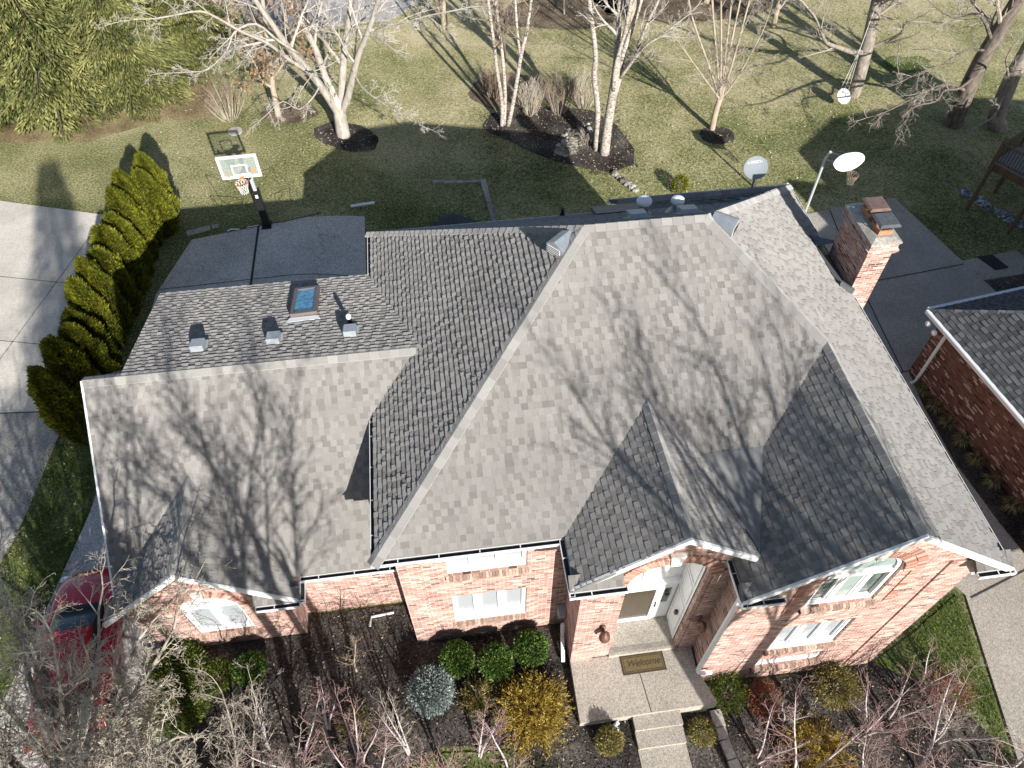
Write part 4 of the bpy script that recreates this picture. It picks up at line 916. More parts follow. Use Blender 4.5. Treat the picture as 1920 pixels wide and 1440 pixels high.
# skylight
u, v, nn = slope_axes(nG); sk = MB(); p0 = Vector((-3.97,13.60,0)); 
def sg(x, y, h=0): return Vector((x, y, GZ-0.28*(y-GY0)+h))
fr_ = [(-3.97,13.60),(-3.30,13.64),(-3.36,15.0),(-4.0,14.95)]
sk.prism([sg(*p,0.0) for p in [(-4.06,13.48),(-3.22,13.52),(-3.28,15.12),(-4.1,15.06)]], (0,0,0.025))
def ring(mb, P, w_, zb, zt):
    cx = sum(p[0] for p in P)/4; cy = sum(p[1] for p in P)/4
    I = [(p[0]+(cx-p[0])*w_, p[1]+(cy-p[1])*w_*0.55) for p in P]
    for i in range(4):
        a, b, c, d = P[i], P[(i+1)%4], I[(i+1)%4], I[i]; mb.prism([sg(*a,zb), sg(*b,zb), sg(*c,zb), sg(*d,zb)], (0,0,zt-zb))
    return I
I = ring(sk, fr_, 0.26, 0.026, 0.17); skl = H(sk, 'skylight', M['skyframe'], 'skylight with bluish glass on the rear garage roof')
pg = MB(); pg.prism([sg(*p,0.12) for p in I], (0,0,0.012)); H(pg, 'pane', M['pane_sky'], parent=skl)
pg = MB(); pg.prism([sg(-4.08,13.40,0.03),sg(-3.22,13.44,0.03),sg(-3.29,13.6,0.05),sg(-3.99,13.58,0.05)], (0,0,0.012)); H(pg, 'sill_flashing', M['gutter'], parent=skl)
# heat cable by the rear wing
hc = MB(); pts = []
for k in range(9): pts.append((7.4+k*0.24, 16.05 if k % 2 else 16.7, 6.5 if k % 2 else 6.15))
hc.tube([(a, b, 5.37+PM*(17.34-b)+0.06 if b < 16.3 else rwz+0.1) for a, b, c in pts], 0.012, 4); H(hc, 'heat_cable', M['wire'])
# small hipped bay roof over the rear wall
bay = MB(); zt = 3.0; P_ = [(-2.3,18.6),(-1.3,19.55),(-0.35,20.36),(0.3,20.88),(0.67,20.83),(1.31,20.37),(2.4,19.3)]
for a, b in zip(P_[:-1], P_[1:]):
    bay.poly([(a[0],a[1],zt),(b[0],b[1],zt),(0.5+(b[0]-0.5)*0.25,17.2,4.5),(0.5+(a[0]-0.5)*0.25,17.2,4.5)], 0.4); bay.poly([(a[0],a[1],zt-0.15),(b[0],b[1],zt-0.15),(b[0],b[1],zt),(a[0],a[1],zt)], 0.1)
H(bay, 'bay_roof', M['shingle_nb'], 'dark roof of the rear bay')
rb = MB()
for q in [i_/13 for i_ in range(14)]:
    k = q*(len(P_)-1); i_ = min(int(k), len(P_)-2); f = k-i_; x = P_[i_][0]+(P_[i_+1][0]-P_[i_][0])*f; y = P_[i_][1]+(P_[i_+1][1]-P_[i_][1])*f
    rb.tube([(x,y,zt+0.02),(0.5+(x-0.5)*0.25,17.2,4.52)], 0.025, 4)
H(rb, 'roof_ribs', M['shingle_nb'])
bw = MB(); bw.prism([(-0.6,17.05,-1.6),(1.5,17.05,-1.6),(1.2,20.1,-1.6),(-0.3,20.1,-1.6)], (0,0,4.6)); H(bw, 'bay_wall', M['white'])
# downspouts
def downspout(pts, name='downspout', r=0.045):
    mb = MB()
    for a, b in zip(pts[:-1], pts[1:]): mb.beam(a, b, 0.09, 0.07, (0,1,0.01))
    return H(mb, name, M['gutter'])
downspout([(5.30,5.36,5.2),(5.30,5.36,0.42),(5.34,5.3,0.36),(5.66,5.28,0.33)]); downspout([(2.06,6.75,1.0),(2.06,6.65,0.5),(2.0,6.1,0.12)])
mtb = MB(); mtb.box((1.98,6.9,0.95),(2.17,7.14,1.35)); mtb.box((2.0,6.86,1.1),(2.12,6.9,1.3)); H(mtb, 'electric_meter', M['vent'])
lb = MB(); lb.tube([(-2.3,8.0,0.05),(-2.9,7.95,0.05),(-2.95,7.7,0.04)], 0.035, 6); H(lb, 'drain_elbow', M['gutter'])
# wall lanterns
def lantern(x, z, y=6.05):
    b = MB(); b.lathe((x,y-0.04,z), [(0.02,-0.14),(0.06,-0.10),(0.06,0.10),(0.02,0.14)], 8)
    b.tube([(x,y-0.03,z+0.05),(x,y-0.14,z+0.16),(x,y-0.22,z+0.14)], 0.014, 6)
    o = H(b, 'wall_lantern', M['copper'])
    s_ = MB(); s_.lathe((x,y-0.24,z-0.14), [(0.02,0.0),(0.10,0.02),(0.135,0.06),(0.12,0.2),(0.05,0.29),(0.02,0.33),(0.025,0.36)], 14); H(s_, 'lamp_shade', M['copper'], parent=o, smooth=True)
    gl = MB(); gl.lathe((x,y-0.24,z-0.28), [(0.03,0.0),(0.09,0.05),(0.10,0.14),(0.06,0.16)], 12); H(gl, 'lamp_glass', M['clay'], parent=o, smooth=True)
lantern(2.82, 2.45); lantern(5.15, 2.3)

# ================================================================= NEIGHBOUR'S HOUSE
nb = thing('brick_house', 'dark brown brick house with slate grey roof at the right edge of the picture', 'house', (16.05, 15.55, 0), R(8.0))
def NBp(mb, name, mat, label=None, parent=None):
    o = mb.build(name, mat, parent or nb)
    if label: o['label'] = label
    return o
ne = 1.52; nyf = -13.0     # local: x to the right, y negative towards the street
rf = MB(); shingles(rf, [(0,nyf,ne), (4.3,nyf,ne+2.9), (4.3,-4.3,ne+2.9), (0,0,ne)], 50, wmin=0.14, wmax=0.3, row=0.15); NBp(rf, 'roof', M['shingle_nb'])
rf = MB(); shingles(rf, [(0,0,ne), (4.3,-4.3,ne+2.9), (9,-4.3,ne+2.9), (9,0,ne)], 51, row=0.15); NBp(rf, 'roof', M['shingle_nb'])
rf = MB(); shingles(rf, [(4.3,nyf,ne+2.9), (8.6,nyf,ne), (9,-1,ne), (9,-4.3,ne+2.9), (4.3,-4.3,ne+2.9)], 52, row=0.3, wmin=0.4, wmax=0.6); NBp(rf, 'roof', M['shingle_nb'])
mb = MB(); caps(mb, (0,0,ne), (4.3,-4.3,ne+2.9), (-0.45,-0.55,-0.55), (0.55,0.45,-0.55), seed=51); NBp(mb, 'ridge_cap', M['shingle_nb'])
mb = MB(); mb.box((-0.14,nyf,ne-0.12),(0.0,0.02,ne-0.0)); mb.box((-0.12,nyf,ne-0.001),(-0.10,0.02,ne+0.012)); NBp(mb, 'gutter', M['gutter'])
mb = MB(); mb.box((0.0,0.0,ne-0.12),(9,0.13,ne)); NBp(mb, 'gutter', M['gutter'])
mb = MB(); mb.box((0.32,nyf+0.3,-2.0),(8.4,-0.35,ne-0.12)); NBp(mb, 'wall', M['brick_nb'])
mb = MB(); mb.box((0.0,nyf,ne-0.14),(8.6,-0.0,ne-0.125)); NBp(mb, 'soffit', M['white'])
mb = MB(); mb.beam((0.26,-0.85,ne-0.1),(0.26,-0.85,-1.35),0.07,0.09,(0,1,0)); mb.beam((0.26,-0.85,-1.35),(0.02,-0.88,-1.43),0.07,0.09,(0,1,0)); NBp(mb, 'downspout', M['gutter'])
fl = MB()
fl.lathe((0,0,0), [(0.03,0),(0.10,0.03),(0.10,0.12),(0.04,0.16)], 10); fl.v = [(-0.12-z*0.8, -0.35+x, 1.25+y) for x,y,z in fl.v]
f = NBp(fl, 'flood_lamp', M['white'])
fl = MB(); fl.lathe((0,0,0), [(0.03,0),(0.10,0.03),(0.10,0.12),(0.04,0.16)], 10); fl.v = [(-0.12-z*0.8, -0.72+x, 1.2+y) for x,y,z in fl.v]; NBp(fl, 'flood_lamp', M['white'])
# the tall part of the same house, beyond the right edge of the photo
mb = MB(); mb.box((6.5,-11.0,-2.0),(21.0,-3.5,6.2)); NBp(mb, 'wall', M['brick_nb'])
hp = [(6.0,-11.5,6.2),(21.5,-11.5,6.2),(21.5,-3.0,6.2),(6.0,-3.0,6.2)]
mb = MB(); mb.poly([hp[0],hp[1],(17.5,-7.2,9.2),(10.2,-7.2,9.2)]); mb.poly([hp[2],hp[3],(10.2,-7.2,9.2),(17.5,-7.2,9.2)]); mb.poly([hp[3],hp[0],(10.2,-7.2,9.2)]); mb.poly([hp[1],hp[2],(17.5,-7.2,9.2)]); mb.poly([hp[3],hp[2],hp[1],hp[0]]); NBp(mb, 'roof', M['shingle_nb'])
mb = MB(); mb.box((15.2,-6.4,6.0),(17.6,-5.6,9.9)); NBp(mb, 'chimney', M['brick_nb'])

# deck behind the neighbour's house ---------------------------------------
deck = thing('timber_deck', 'raised brown timber deck with railing at the right edge', 'deck', (23.3, 23.9, -1.5), R(-62))
def DK(mb, name, mat): return mb.build(name, mat, deck)
# local x runs along the left edge of the deck towards the neighbour, y runs to the right
dz = 2.35; 
mb = MB()
for k in range(28): mb.box((0.0, 0.02+k*0.15, dz-0.03), (6.0, 0.155+k*0.15, dz))
DK(mb, 'deck_boards', M['deckboard'])
mb = MB(); mb.box((-0.05,-0.05,dz-0.30),(6.0,0.0,dz-0.0)); mb.box((-0.05,0.0,dz-0.30),(0.0,4.3,dz)); DK(mb, 'rim_joist', M['wood'])
for (x, y) in ((0.1,-0.12),(2.1,-0.12),(4.1,-0.12),(0.1,2.0),(0.1,4.2)):
    mb = MB(); mb.box((x-0.06,y-0.06,-0.1),(x+0.06,y+0.06,dz-0.3 if y > 0 else dz-0.02)); DK(mb, 'post', M['wood'])
for (x, y) in ((0.0,-0.02),(1.9,-0.02),(3.8,-0.02),(5.7,-0.02),(0.0,2.0),(0.0,4.1)):
    mb = MB(); mb.box((x-0.05,y-0.05,dz),(x+0.05,y+0.05,dz+1.0)); mb.lathe((x,y,dz+1.0), [(0.065,0),(0.065,0.03),(0.03,0.06),(0.06,0.12),(0.03,0.17)], 8); DK(mb, 'rail_post', M['wood'])
mb = MB(); mb.box((0.05,-0.05,dz+0.86),(5.7,0.03,dz+0.92)); mb.box((0.05,-0.03,dz+0.1),(5.7,0.01,dz+0.16)); mb.box((-0.05,0.05,dz+0.86),(0.03,4.1,dz+0.92)); mb.box((-0.03,0.05,dz+0.1),(0.01,4.1,dz+0.16)); DK(mb, 'rail', M['wood'])
mb = MB()
for k in range(44):
    if k % 15: mb.tube([(k*0.127,-0.01,dz+0.12),(k*0.127,-0.01,dz+0.88)], 0.012, 4)
for k in range(1, 31): mb.tube([(-0.01,k*0.13,dz+0.12),(-0.01,k*0.13,dz+0.88)], 0.012, 4)
DK(mb, 'balusters', M['black'])

# ================================================================= BASKETBALL HOOPS
bh = thing('basketball_hoop', 'clear rectangular basketball backboard with white frame on a black padded post by the rear driveway', 'basketball hoop', (-6.95, 24.9, T(-6.95,24.9)), R(2), )
def BH(mb, name, mat, parent=None, smooth=False):
    o = mb.build(name, mat, parent or bh, smooth); return o
mb = MB(); mb.box((-0.13,-0.13,0),(0.13,0.13,1.75)); mb.box((-0.2,-0.3,0),(0.2,0.2,0.06)); BH(mb, 'post_pad', M['black'])
mb = MB(); mb.box((-0.05,-0.135,1.45),(0.05,-0.131,1.6)); BH(mb, 'badge', M['letter'])
mb = MB(); mb.beam((0,0,1.75),(0,-0.12,2.95),0.13,0.13,(0,1,0)); BH(mb, 'post', M['pole'])
mb = MB(); mb.box((-0.09,-0.12,2.3),(0.09,0.12,2.6)); BH(mb, 'height_actuator', M['vent'])
mb = MB()
for s in (-0.1,0.1): mb.beam((s,-0.12,2.85),(s*1.6,-1.12,3.2),0.04,0.06); mb.beam((s,-0.1,2.5),(s*1.6,-1.12,3.0),0.04,0.06)
BH(mb, 'bracket', M['black'])
bz0, bz1, bw_ = 3.18, 4.10, 0.70; by = -1.2
mb = MB()
for a, b in (((-bw_,bz0),(bw_,bz0+0.085)),((-bw_,bz1-0.085),(bw_,bz1)),((-bw_,bz0+0.085),(-bw_+0.085,bz1-0.085)),((bw_-0.085,bz0+0.085),(bw_,bz1-0.085))): mb.box((a[0],by-0.03,a[1]),(b[0],by+0.03,b[1]))
bb = BH(mb, 'backboard_frame', M['white'])
mb = MB(); mb.box((-bw_+0.08,by-0.008,bz0+0.08),(bw_-0.08,by+0.008,bz1-0.08)); BH(mb, 'backboard_panel', M['acrylic'], bb)
mb = MB(); x0, x1, z0, z1, t = -0.28, 0.26, bz0+0.12, bz0+0.55, 0.045
for a, b in (((x0,z0),(x1,z0+t)),((x0,z1-t),(x1,z1)),((x0,z0+t),(x0+t,z1-t)),((x1-t,z0+t),(x1,z1-t))): mb.box((a[0],by-0.016,a[1]),(b[0],by-0.010,b[1]))
BH(mb, 'target_square', M['letter'], bb)
for cx, cz, r in ((-0.46,bz0+0.15,0.07),(0.46,bz0+0.27,0.085)):
    mb = MB(); mb.prism([(cx+r*math.cos(2*math.pi*k/20),by-0.012,cz+r*math.sin(2*math.pi*k/20)) for k in range(20)], (0,-0.004,0)); BH(mb, 'ball_emblem', M['orange'], bb)
def rim_net(root, c, r, mt_rim, mt_net, dirv=(0,-1,0), drop=0.42, build=None):
    c = Vector(c); mb = MB(); ring_ = [c+Vector((r*math.cos(2*math.pi*k/20), r*math.sin(2*math.pi*k/20), 0)) for k in range(21)]
    mb.tube(ring_, 0.012, 5, cap=False); d = Vector(dirv)
    mb.obox(c-d*(r+0.16)-Vector((0.07,0,0.05)), Vector((0.14,0,0)), -d*-0.16, Vector((0,0,0.06))); rim = mb.build('rim', mt_rim, root)
    nt_ = MB(); n = 12; lv = [(1.0,0.0),(0.86,-0.25),(0.72,-0.5),(0.62,-0.75),(0.62,-1.0)]
    for k in range(n):
        for sgn in (1,-1):
            P = []
            for i, (q, zz) in enumerate(lv): a = 2*math.pi*(k+sgn*i*0.5)/n; P.append(c+Vector((r*q*math.cos(a), r*q*math.sin(a), zz*drop)))
            nt_.tube(P, 0.009, 3, cap=False)
    nt_.build('net', mt_net, root); return rim
rim_net(bh, (0,by-0.42,3.25), 0.23, M['orange'], M['net'])
# ball return net frame
mb = MB(); 
for s in (-1,1):
    mb.tube([(s*0.1,0.0,0.5),(s*1.25,-0.5,1.15),(s*1.45,-0.9,2.35)], 0.011, 4); mb.tube([(s*1.45,-0.9,2.35),(s*0.5,-0.1,1.5)], 0.009, 4); mb.tube([(s*1.45,-0.9,2.35),(s*0.7,-1.15,2.4)], 0.008, 4)
mb.tube([(-1.5,-0.35,0.12),(-1.35,-0.15,0.1),(-0.6,-0.1,0.08),(0,-0.05,0.1),(0.8,0.0,0.12),(2.2,0.3,0.12)], 0.02, 4); mb.tube([(-1.5,-0.35,0.12),(-1.45,-0.9,2.35)], 0.008, 4); mb.tube([(1.45,-0.9,2.35),(2.1,0.25,0.12)], 0.008, 4)
BH(mb, 'ball_return_frame', M['wire'])
mb = MB(); mb.tube([(-1.5,-0.32,0.18),(-1.38,-0.2,0.16),(-1.05,-0.22,0.14)], 0.03, 5); mb.tube([(-0.75,-0.15,0.14),(-0.3,-0.1,0.14)], 0.018, 5); BH(mb, 'return_net_roll', M['net'])

b2 = thing('basketball_hoop', 'white oval fan-shaped basketball backboard on a leaning white pole behind the chimney', 'basketball hoop', (15.42, 23.5, -1.5))
mb = MB(); mb.tube([(0,0,0),(0,0,3.55),(0.02,-0.15,3.95)], 0.055, 10); mb.build('post', M['pole'], b2)
mb = MB(); 
for s in (-0.1,0.1): mb.beam((0.02,-0.1,3.9),(0.55+s,-0.62,3.95),0.035,0.05); mb.beam((0.0,0,3.5),(0.55+s,-0.62,3.62),0.035,0.05)
mb.build('bracket', M['vent'], b2)
P = []
for k in range(40):
    a = 2*math.pi*k/40; x = 0.62*math.copysign(abs(math.cos(a))**0.85, math.cos(a)); z = 0.42*math.copysign(abs(math.sin(a))**0.9, math.sin(a))
    if z < 0: x *= 1-0.25*abs(z)/0.42
    P.append((0.58+x, -0.66, 3.80+z))
mb = MB(); mb.prism(P, (0,-0.035,0)); ob = mb.build('backboard', M['white'], b2)
rim_net(b2, (0.80,-0.95,3.40), 0.225, M['copper'], M['net_old'])

# tree swing, satellite dish ------------------------------------------------
dish = thing('satellite_dish', 'grey oval satellite dish on a short mast at the back edge of the main roof', 'satellite dish', (9.68, 17.92, E0-0.12)); dish.scale = (0.86,0.86,0.86)
mb = MB(); mb.tube([(0,0,-0.1),(0,0,0.42),(-0.02,0.08,0.66)], 0.035, 8); mb.box((-0.09,-0.05,-0.12),(0.09,0.05,0.08)); mb.tube([(0,0.0,0.5),(0.02,-0.35,0.22),(0.02,-0.48,0.40)], 0.018, 5); mb.box((-0.05,-0.56,0.38),(0.09,-0.44,0.5)); mb.build('mast', M['metal'], dish)
mb = MB(); n = 28; rings = 6; dx, dy = 0.46, 0.40; nrm = Vector((0.05,-0.80,0.60)).normalized(); uu = Vector((0,0,1)).cross(nrm).normalized(); vv = nrm.cross(uu); c0 = Vector((-0.02,0.12,0.88))
def dp(r_, a, back=0): return c0 + uu*(dx*r_*math.cos(a)) + vv*(dy*r_*math.sin(a)) + nrm*(0.10*r_*r_-0.05-back)
for back in (0, 0.012):
    for i in range(rings):
        for k in range(n):
            a0, a1 = 2*math.pi*k/n, 2*math.pi*(k+1)/n; r0, r1 = i/rings, (i+1)/rings
            q = [dp(r0,a0,back), dp(r1,a0,back), dp(r1,a1,back), dp(r0,a1,back)]
            if i == 0: q = q[1:] if True else q; q = [dp(0,a0,back), dp(r1,a0,back), dp(r1,a1,back)]
            mb.poly(q if back == 0 else q[::-1])
for k in range(n):
    a0, a1 = 2*math.pi*k/n, 2*math.pi*(k+1)/n; mb.poly([dp(1,a0,0.012), dp(1,a1,0.012), dp(1,a1,0), dp(1,a0,0)])
mb = MB() if False else mb
dsh = MB(); dsh.v, dsh.f, dsh.t, dsh.m = mb.v[:], mb.f[:], mb.t[:], mb.m[:]; refl = dsh.build('reflector', M['dish'], dish)
def text_mesh(txt, size, mat, name, parent, basis, loc, extrude=0.002, shear=0.0, space=1.0):
    cu = bpy.data.curves.new(name, 'FONT'); cu.body = txt; cu.size = size; cu.extrude = extrude; cu.align_x = 'CENTER'; cu.align_y = 'CENTER'; cu.shear = shear; cu.space_character = space
    to = bpy.data.objects.new(name+'_tmp', cu); C.objects.link(to); dg_ = bpy.context.evaluated_depsgraph_get(); dg_.update()
    me = bpy.data.meshes.new_from_object(to.evaluated_get(dg_)); bpy.data.objects.remove(to); bpy.data.curves.remove(cu)
    mt4 = Matrix(((basis[0].x,basis[1].x,basis[2].x,loc[0]),(basis[0].y,basis[1].y,basis[2].y,loc[1]),(basis[0].z,basis[1].z,basis[2].z,loc[2]),(0,0,0,1)))
    me.transform(mt4); me.materials.clear(); me.materials.append(mat); me.name = name
    o = bpy.data.objects.new(name, me); C.objects.link(o); o.parent = parent; return o
text_mesh('DIRECTV', 0.115, M['letter'], 'lettering', dish, (uu, vv, nrm), c0+vv*0.20+nrm*0.005+uu*0.06)
mb = MB(); mb.prism([c0-uu*0.25+vv*0.20+nrm*0.0+uu*0.035*math.cos(a)+vv*0.035*math.sin(a) for a in [2*math.pi*k/12 for k in range(12)]], nrm*0.006); mb.build('emblem', M['letter'], dish)

sw = thing('tree_swing', 'white saucer swing hanging on ropes from the trunk of the grey tree', 'swing', (20.95, 32.4, -1.5))
mb = MB(); mb.lathe((0,0,0), [(0.05,0.0),(0.28,0.03),(0.36,0.08),(0.33,0.09),(0.05,0.05)], 18); mb.v = [(x, y*0.85-z*0.5+0.0, 0.55+z+y*0.75) for x,y,z in mb.v]; mb.build('saucer', M['white'], sw, smooth=True)
mb = MB()
for a in (-0.25,0.0,0.25): mb.tube([(a,0.1,0.65),(0.35,0.6,2.8)], 0.010, 4)
mb.tube([(0.35,0.6,2.8),(0.4,0.7,4.6)], 0.016, 4); mb.build('rope', M['net'], sw)

# door mat -------------------------------------------------------------------
dm = thing('door_mat', 'brown welcome mat on the front porch slab', 'door mat', (4.0, 5.74, 0.311), R(0.5))
mb = MB(); mb.prism([(-0.56,-0.24,0),(0.56,-0.24,0),(0.56,0.24,0),(-0.56,0.24,0)], (0,0,0.015)); mb.build('mat', M['mat'], dm)
mb = MB()
for e_, w_ in ((0.0,0.035),(0.06,0.012)):
    for a, b in (((-0.56+e_,-0.24+e_),(0.56-e_,-0.24+e_+w_)),((-0.56+e_,0.24-e_-w_),(0.56-e_,0.24-e_)),((-0.56+e_,-0.24+e_+w_),(-0.56+e_+w_,0.24-e_-w_)),((0.56-e_-w_,-0.24+e_+w_),(0.56-e_,0.24-e_-w_))): mb.box((a[0],a[1],0.016),(b[0],b[1],0.019))
mb.build('border', M['mat_dk'], dm)
text_mesh('Welcome', 0.23, M['mat_dk'], 'lettering', dm, (Vector((1,0,0)),Vector((0,1,0)),Vector((0,0,1))), (0.0,0.01,0.018), 0.002, 0.35, 0.95)

# small garden things ---------------------------------------------------------
def rocks(name, pts, r0, r1, mat, seed, label=None, cat=None, kind=None, n=1, per=1):
    rg = random.Random(seed); mb = MB()
    for (x, y) in pts:
        r = rg.uniform(r0, r1); i0 = len(mb.v); z = T(x, y)+r*0.35; t = rg.random()
        for lat in range(5):
            for lo in range(7):
                th = math.pi*lat/4; ph = 2*math.pi*lo/7; k = r*rg.uniform(0.75,1.15)
                mb.v.append((x+k*math.sin(th)*math.cos(ph), y+k*math.sin(th)*math.sin(ph)*0.9, z+k*0.6*math.cos(th)))
        for lat in range(4):
            for lo in range(7): a = i0+lat*7+lo; b = i0+lat*7+(lo+1)%7; mb.f.append((a,a+7,b+7,b)); mb.t.append(max(0,min(1,t+rg.uniform(-.15,.15)))); mb.m.append(0)
    o = mb.build(name, mat); tag(o, label, cat, None, kind); return o
rg = random.Random(5)
rocks('gravel', [(23.75+0.72*t+rg.uniform(-0.25,0.25)*1.2, 24.9-1.3*t+rg.uniform(-0.3,0.3)) for t in [rg.uniform(-0.1,4.3) for _ in range(420)]], 0.04, 0.09, M['gravel'], 1, kind='stuff')
rocks('creek_stones', [(6.2+rg.uniform(-0.5,0.5)+t*1.1, 30.2+t*1.7+rg.uniform(-0.4,0.4)) for t in [rg.uniform(0,1.3) for _ in range(150)]], 0.08, 0.17, M['rock'], 2, kind='stuff')
for k, (x, y) in enumerate([(8.35,28.3),(8.5,28.02),(8.62,27.75),(8.78,27.5),(8.9,27.25),(9.0,27.0)]):
    rocks('garden_stone', [(x,y)], 0.16, 0.24, M['rock'], 20+k, ['round pale stone at the far end of the short lawn row','second stone from the far end of the short lawn row','third stone of the row in the lawn behind the back eave','fourth stone of the row in the lawn behind the back eave','fifth stone of the row, close to the back eave','last stone of the row, partly behind the back eave'][k], 'stone')['group'] = 'row of stones in the lawn'
ed = MB(); 
def edge(mb, a, b, w_, h, seg=0.6, seed=1):
    rg = random.Random(seed); a, b = Vector((*a,0)), Vector((*b,0)); L = (b-a).length; d = (b-a)/L; s = Vector((-d.y,d.x,0)); k = 0
    while k < L:
        e = min(L, k+seg*rg.uniform(0.7,1.3)); p, q = a+d*k, a+d*(e-0.02); z = T(p.x,p.y); ww = w_*rg.uniform(0.85,1.1)
        mb.prism([(p.x-s.x*ww/2,p.y-s.y*ww/2,z-0.1),(q.x-s.x*ww/2,q.y-s.y*ww/2,z-0.1),(q.x+s.x*ww/2,q.y+s.y*ww/2,z-0.1),(p.x+s.x*ww/2,p.y+s.y*ww/2,z-0.1)], (0,0,h*rg.uniform(0.9,1.1)+0.1), rg.random()); k = e
edge(ed, (-0.1,28.75), (2.2,28.66), 0.18, 0.07, 0.6, 1); edge(ed, (2.2,28.75), (2.42,25.2), 0.24, 0.09, 0.7, 2); tag(ed.build('stone_edging', M['stone']), 'corner of low stone edging set in the shaded back lawn', 'stone edging')
ed = MB(); edge(ed, (5.75,4.62), (5.78,3.9), 0.30, 0.22, 0.5, 3); edge(ed, (5.78,3.9), (6.05,2.2), 0.28, 0.18, 0.55, 4); tag(ed.build('stone_border', M['stone']), 'low wall of flat stones beside the front steps', 'stone border')
ed = MB(); ed.beam((-3.65,26.15,-0.35),(-2.65,26.3,-0.38),0.14,0.05); tag(ed.build('metal_plank', M['gutter']), 'pale metal plank lying behind the rear driveway', 'plank')
ed = MB(); ed.beam((-10.1,24.75,0.06),(-9.2,25.0,0.06),0.25,0.08); ed.beam((-9.15,25.05,0.04),(-8.9,25.1,0.04),0.2,0.06); tag(ed.build('stone_block', M['stone']), 'flat concrete block by the corner of the rear driveway', 'block')
ed = MB(); ed.prism([(-8.93+0.33*math.cos(k*math.pi/10),31.89+0.33*math.sin(k*math.pi/10),T(-8.9,31.9)-0.02) for k in range(20)], (0,0,0.07)); tag(ed.build('manhole_cover', M['stone']), 'round utility cover in the lawn above the hoop shadow', 'manhole cover')
ed = MB(); ed.prism([(22.05,20.75,-1.45),(22.75,20.75,-1.45),(23.0,19.95,-1.45),(22.4,19.9,-1.45)], (0,0,0.03)); tag(ed.build('door_mat', M['black']), "black rubber mat on the path behind the neighbour's house", 'door mat')
ed = MB(); ed.lathe((3.05,4.35,T(3.0,4.3)), [(0.05,0),(0.05,0.1),(0.02,0.14)], 8); ed.beam((2.95,4.40,0.08),(3.12,4.48,0.1),0.08,0.06); tag(ed.build('path_light', M['gutter']), 'small white garden light by the porch steps', 'garden light')

# litter flakes on the beds and lawn ------------------------------------------
def flakes(name, n, area, sz, mat, seed, inside=None, dz=0.045):
    rg = random.Random(seed); mb = MB()
    for _ in range(n):
        x, y = rg.uniform(area[0], area[1]), rg.uniform(area[2], area[3])
        if inside and not inside(x, y): continue
        a = rg.uniform(0, 6.28); s = sz*rg.uniform(0.5, 1.3); z = T(x, y)+dz+rg.uniform(0, 0.01)
        ca, sa = math.cos(a)*s, math.sin(a)*s; tx, ty = rg.uniform(-0.4,0.4)*s, rg.uniform(-0.4,0.4)*s
        mb.poly([(x-ca,y-sa,z-tx), (x+sa*0.45,y-ca*0.45,z+ty), (x+ca,y+sa,z+tx), (x-sa*0.45,y+ca*0.45,z+0.01)], rg.random())
    tag(mb.build(name, mat), kind='stuff')
def in_front_bed(x, y):
    if -8.6 < x < -4.75 and y > 7.65: return False
    if -4.7 < x < -1.65 and y > 8.2: return False
    if -1.7 < x < 2.2 and y > 7.05: return False
    if 2.15 < x < 5.6 and y > 4.5: return False
    if 3.4 < x < 4.7: return False
    if x > 5.4 and y > 5.35: return False
    return x < 13.4 - (y-2.5)*0.35 if y > 2.5 else True
flakes('mulch_chips', 26000, (-8.6,12.8,1.0,8.3), 0.034, M['chip'], 1, in_front_bed)
flakes('fallen_leaves', 24000, (-15,30,18,46), 0.045, M['leaf_litter'], 2, lambda x, y: not (-11 < x < -1.7 and y < 25.9) and not (x > 9 and y < 25 and x < 21.5) and not (-2.2 < x < 11 and y < 18) and x > -12.6+0.0)
flakes('fallen_leaves', 900, (-14.5,-11.3,2,15), 0.045, M['leaf_litter'], 3, lambda x, y: x > -13.2+0.0 and y > 3)
flakes('mulch_chips', 2600, (2.6,9.7,28.4,34.4), 0.05, M['chip'], 4)
def blades(name, n, area, h, mat, seed, inside):
    rg = random.Random(seed); mb = MB()
    for _ in range(n):
        x, y = rg.uniform(area[0], area[1]), rg.uniform(area[2], area[3])
        if not inside(x, y): continue
        a = rg.uniform(0, 6.28); hh = h*rg.uniform(0.5,1.3); z = T(x, y)+0.02; lx, ly = rg.uniform(-1,1)*hh*0.9, rg.uniform(-1,1)*hh*0.9; wx, wy = math.cos(a)*0.012, math.sin(a)*0.012
        mb.poly([(x-wx,y-wy,z),(x+wx,y+wy,z),(x+lx,y+ly,z+hh)], rg.random())
    tag(mb.build(name, mat), kind='stuff')
blades('grass', 16000, (11,13.9,-0.5,6.9), 0.07, M['olive_leaf'], 5, lambda x, y: x < 13.85-(6.9-y)*0.13*1.3 and x > 12.0-(y-4.4)*0.3*0+ (0 if y > 4.3 else 0.9) and (y < 5.6 or x > 11.2+(y-5.6)*1.6))
blades('grass', 14000, (-14.4,-11.25,4,15), 0.07, M['olive_leaf'], 6, lambda x, y: x > -13.3-(y < 10.8)*0.6 + (0.1*(y-11) if y > 11 else 0) and x < -11.25-(max(0,11-y))*0.12)
blades('grass', 9000, (-6,1.5,1,4.4), 0.08, M['olive_leaf'], 7, lambda x, y: y < 4.0)

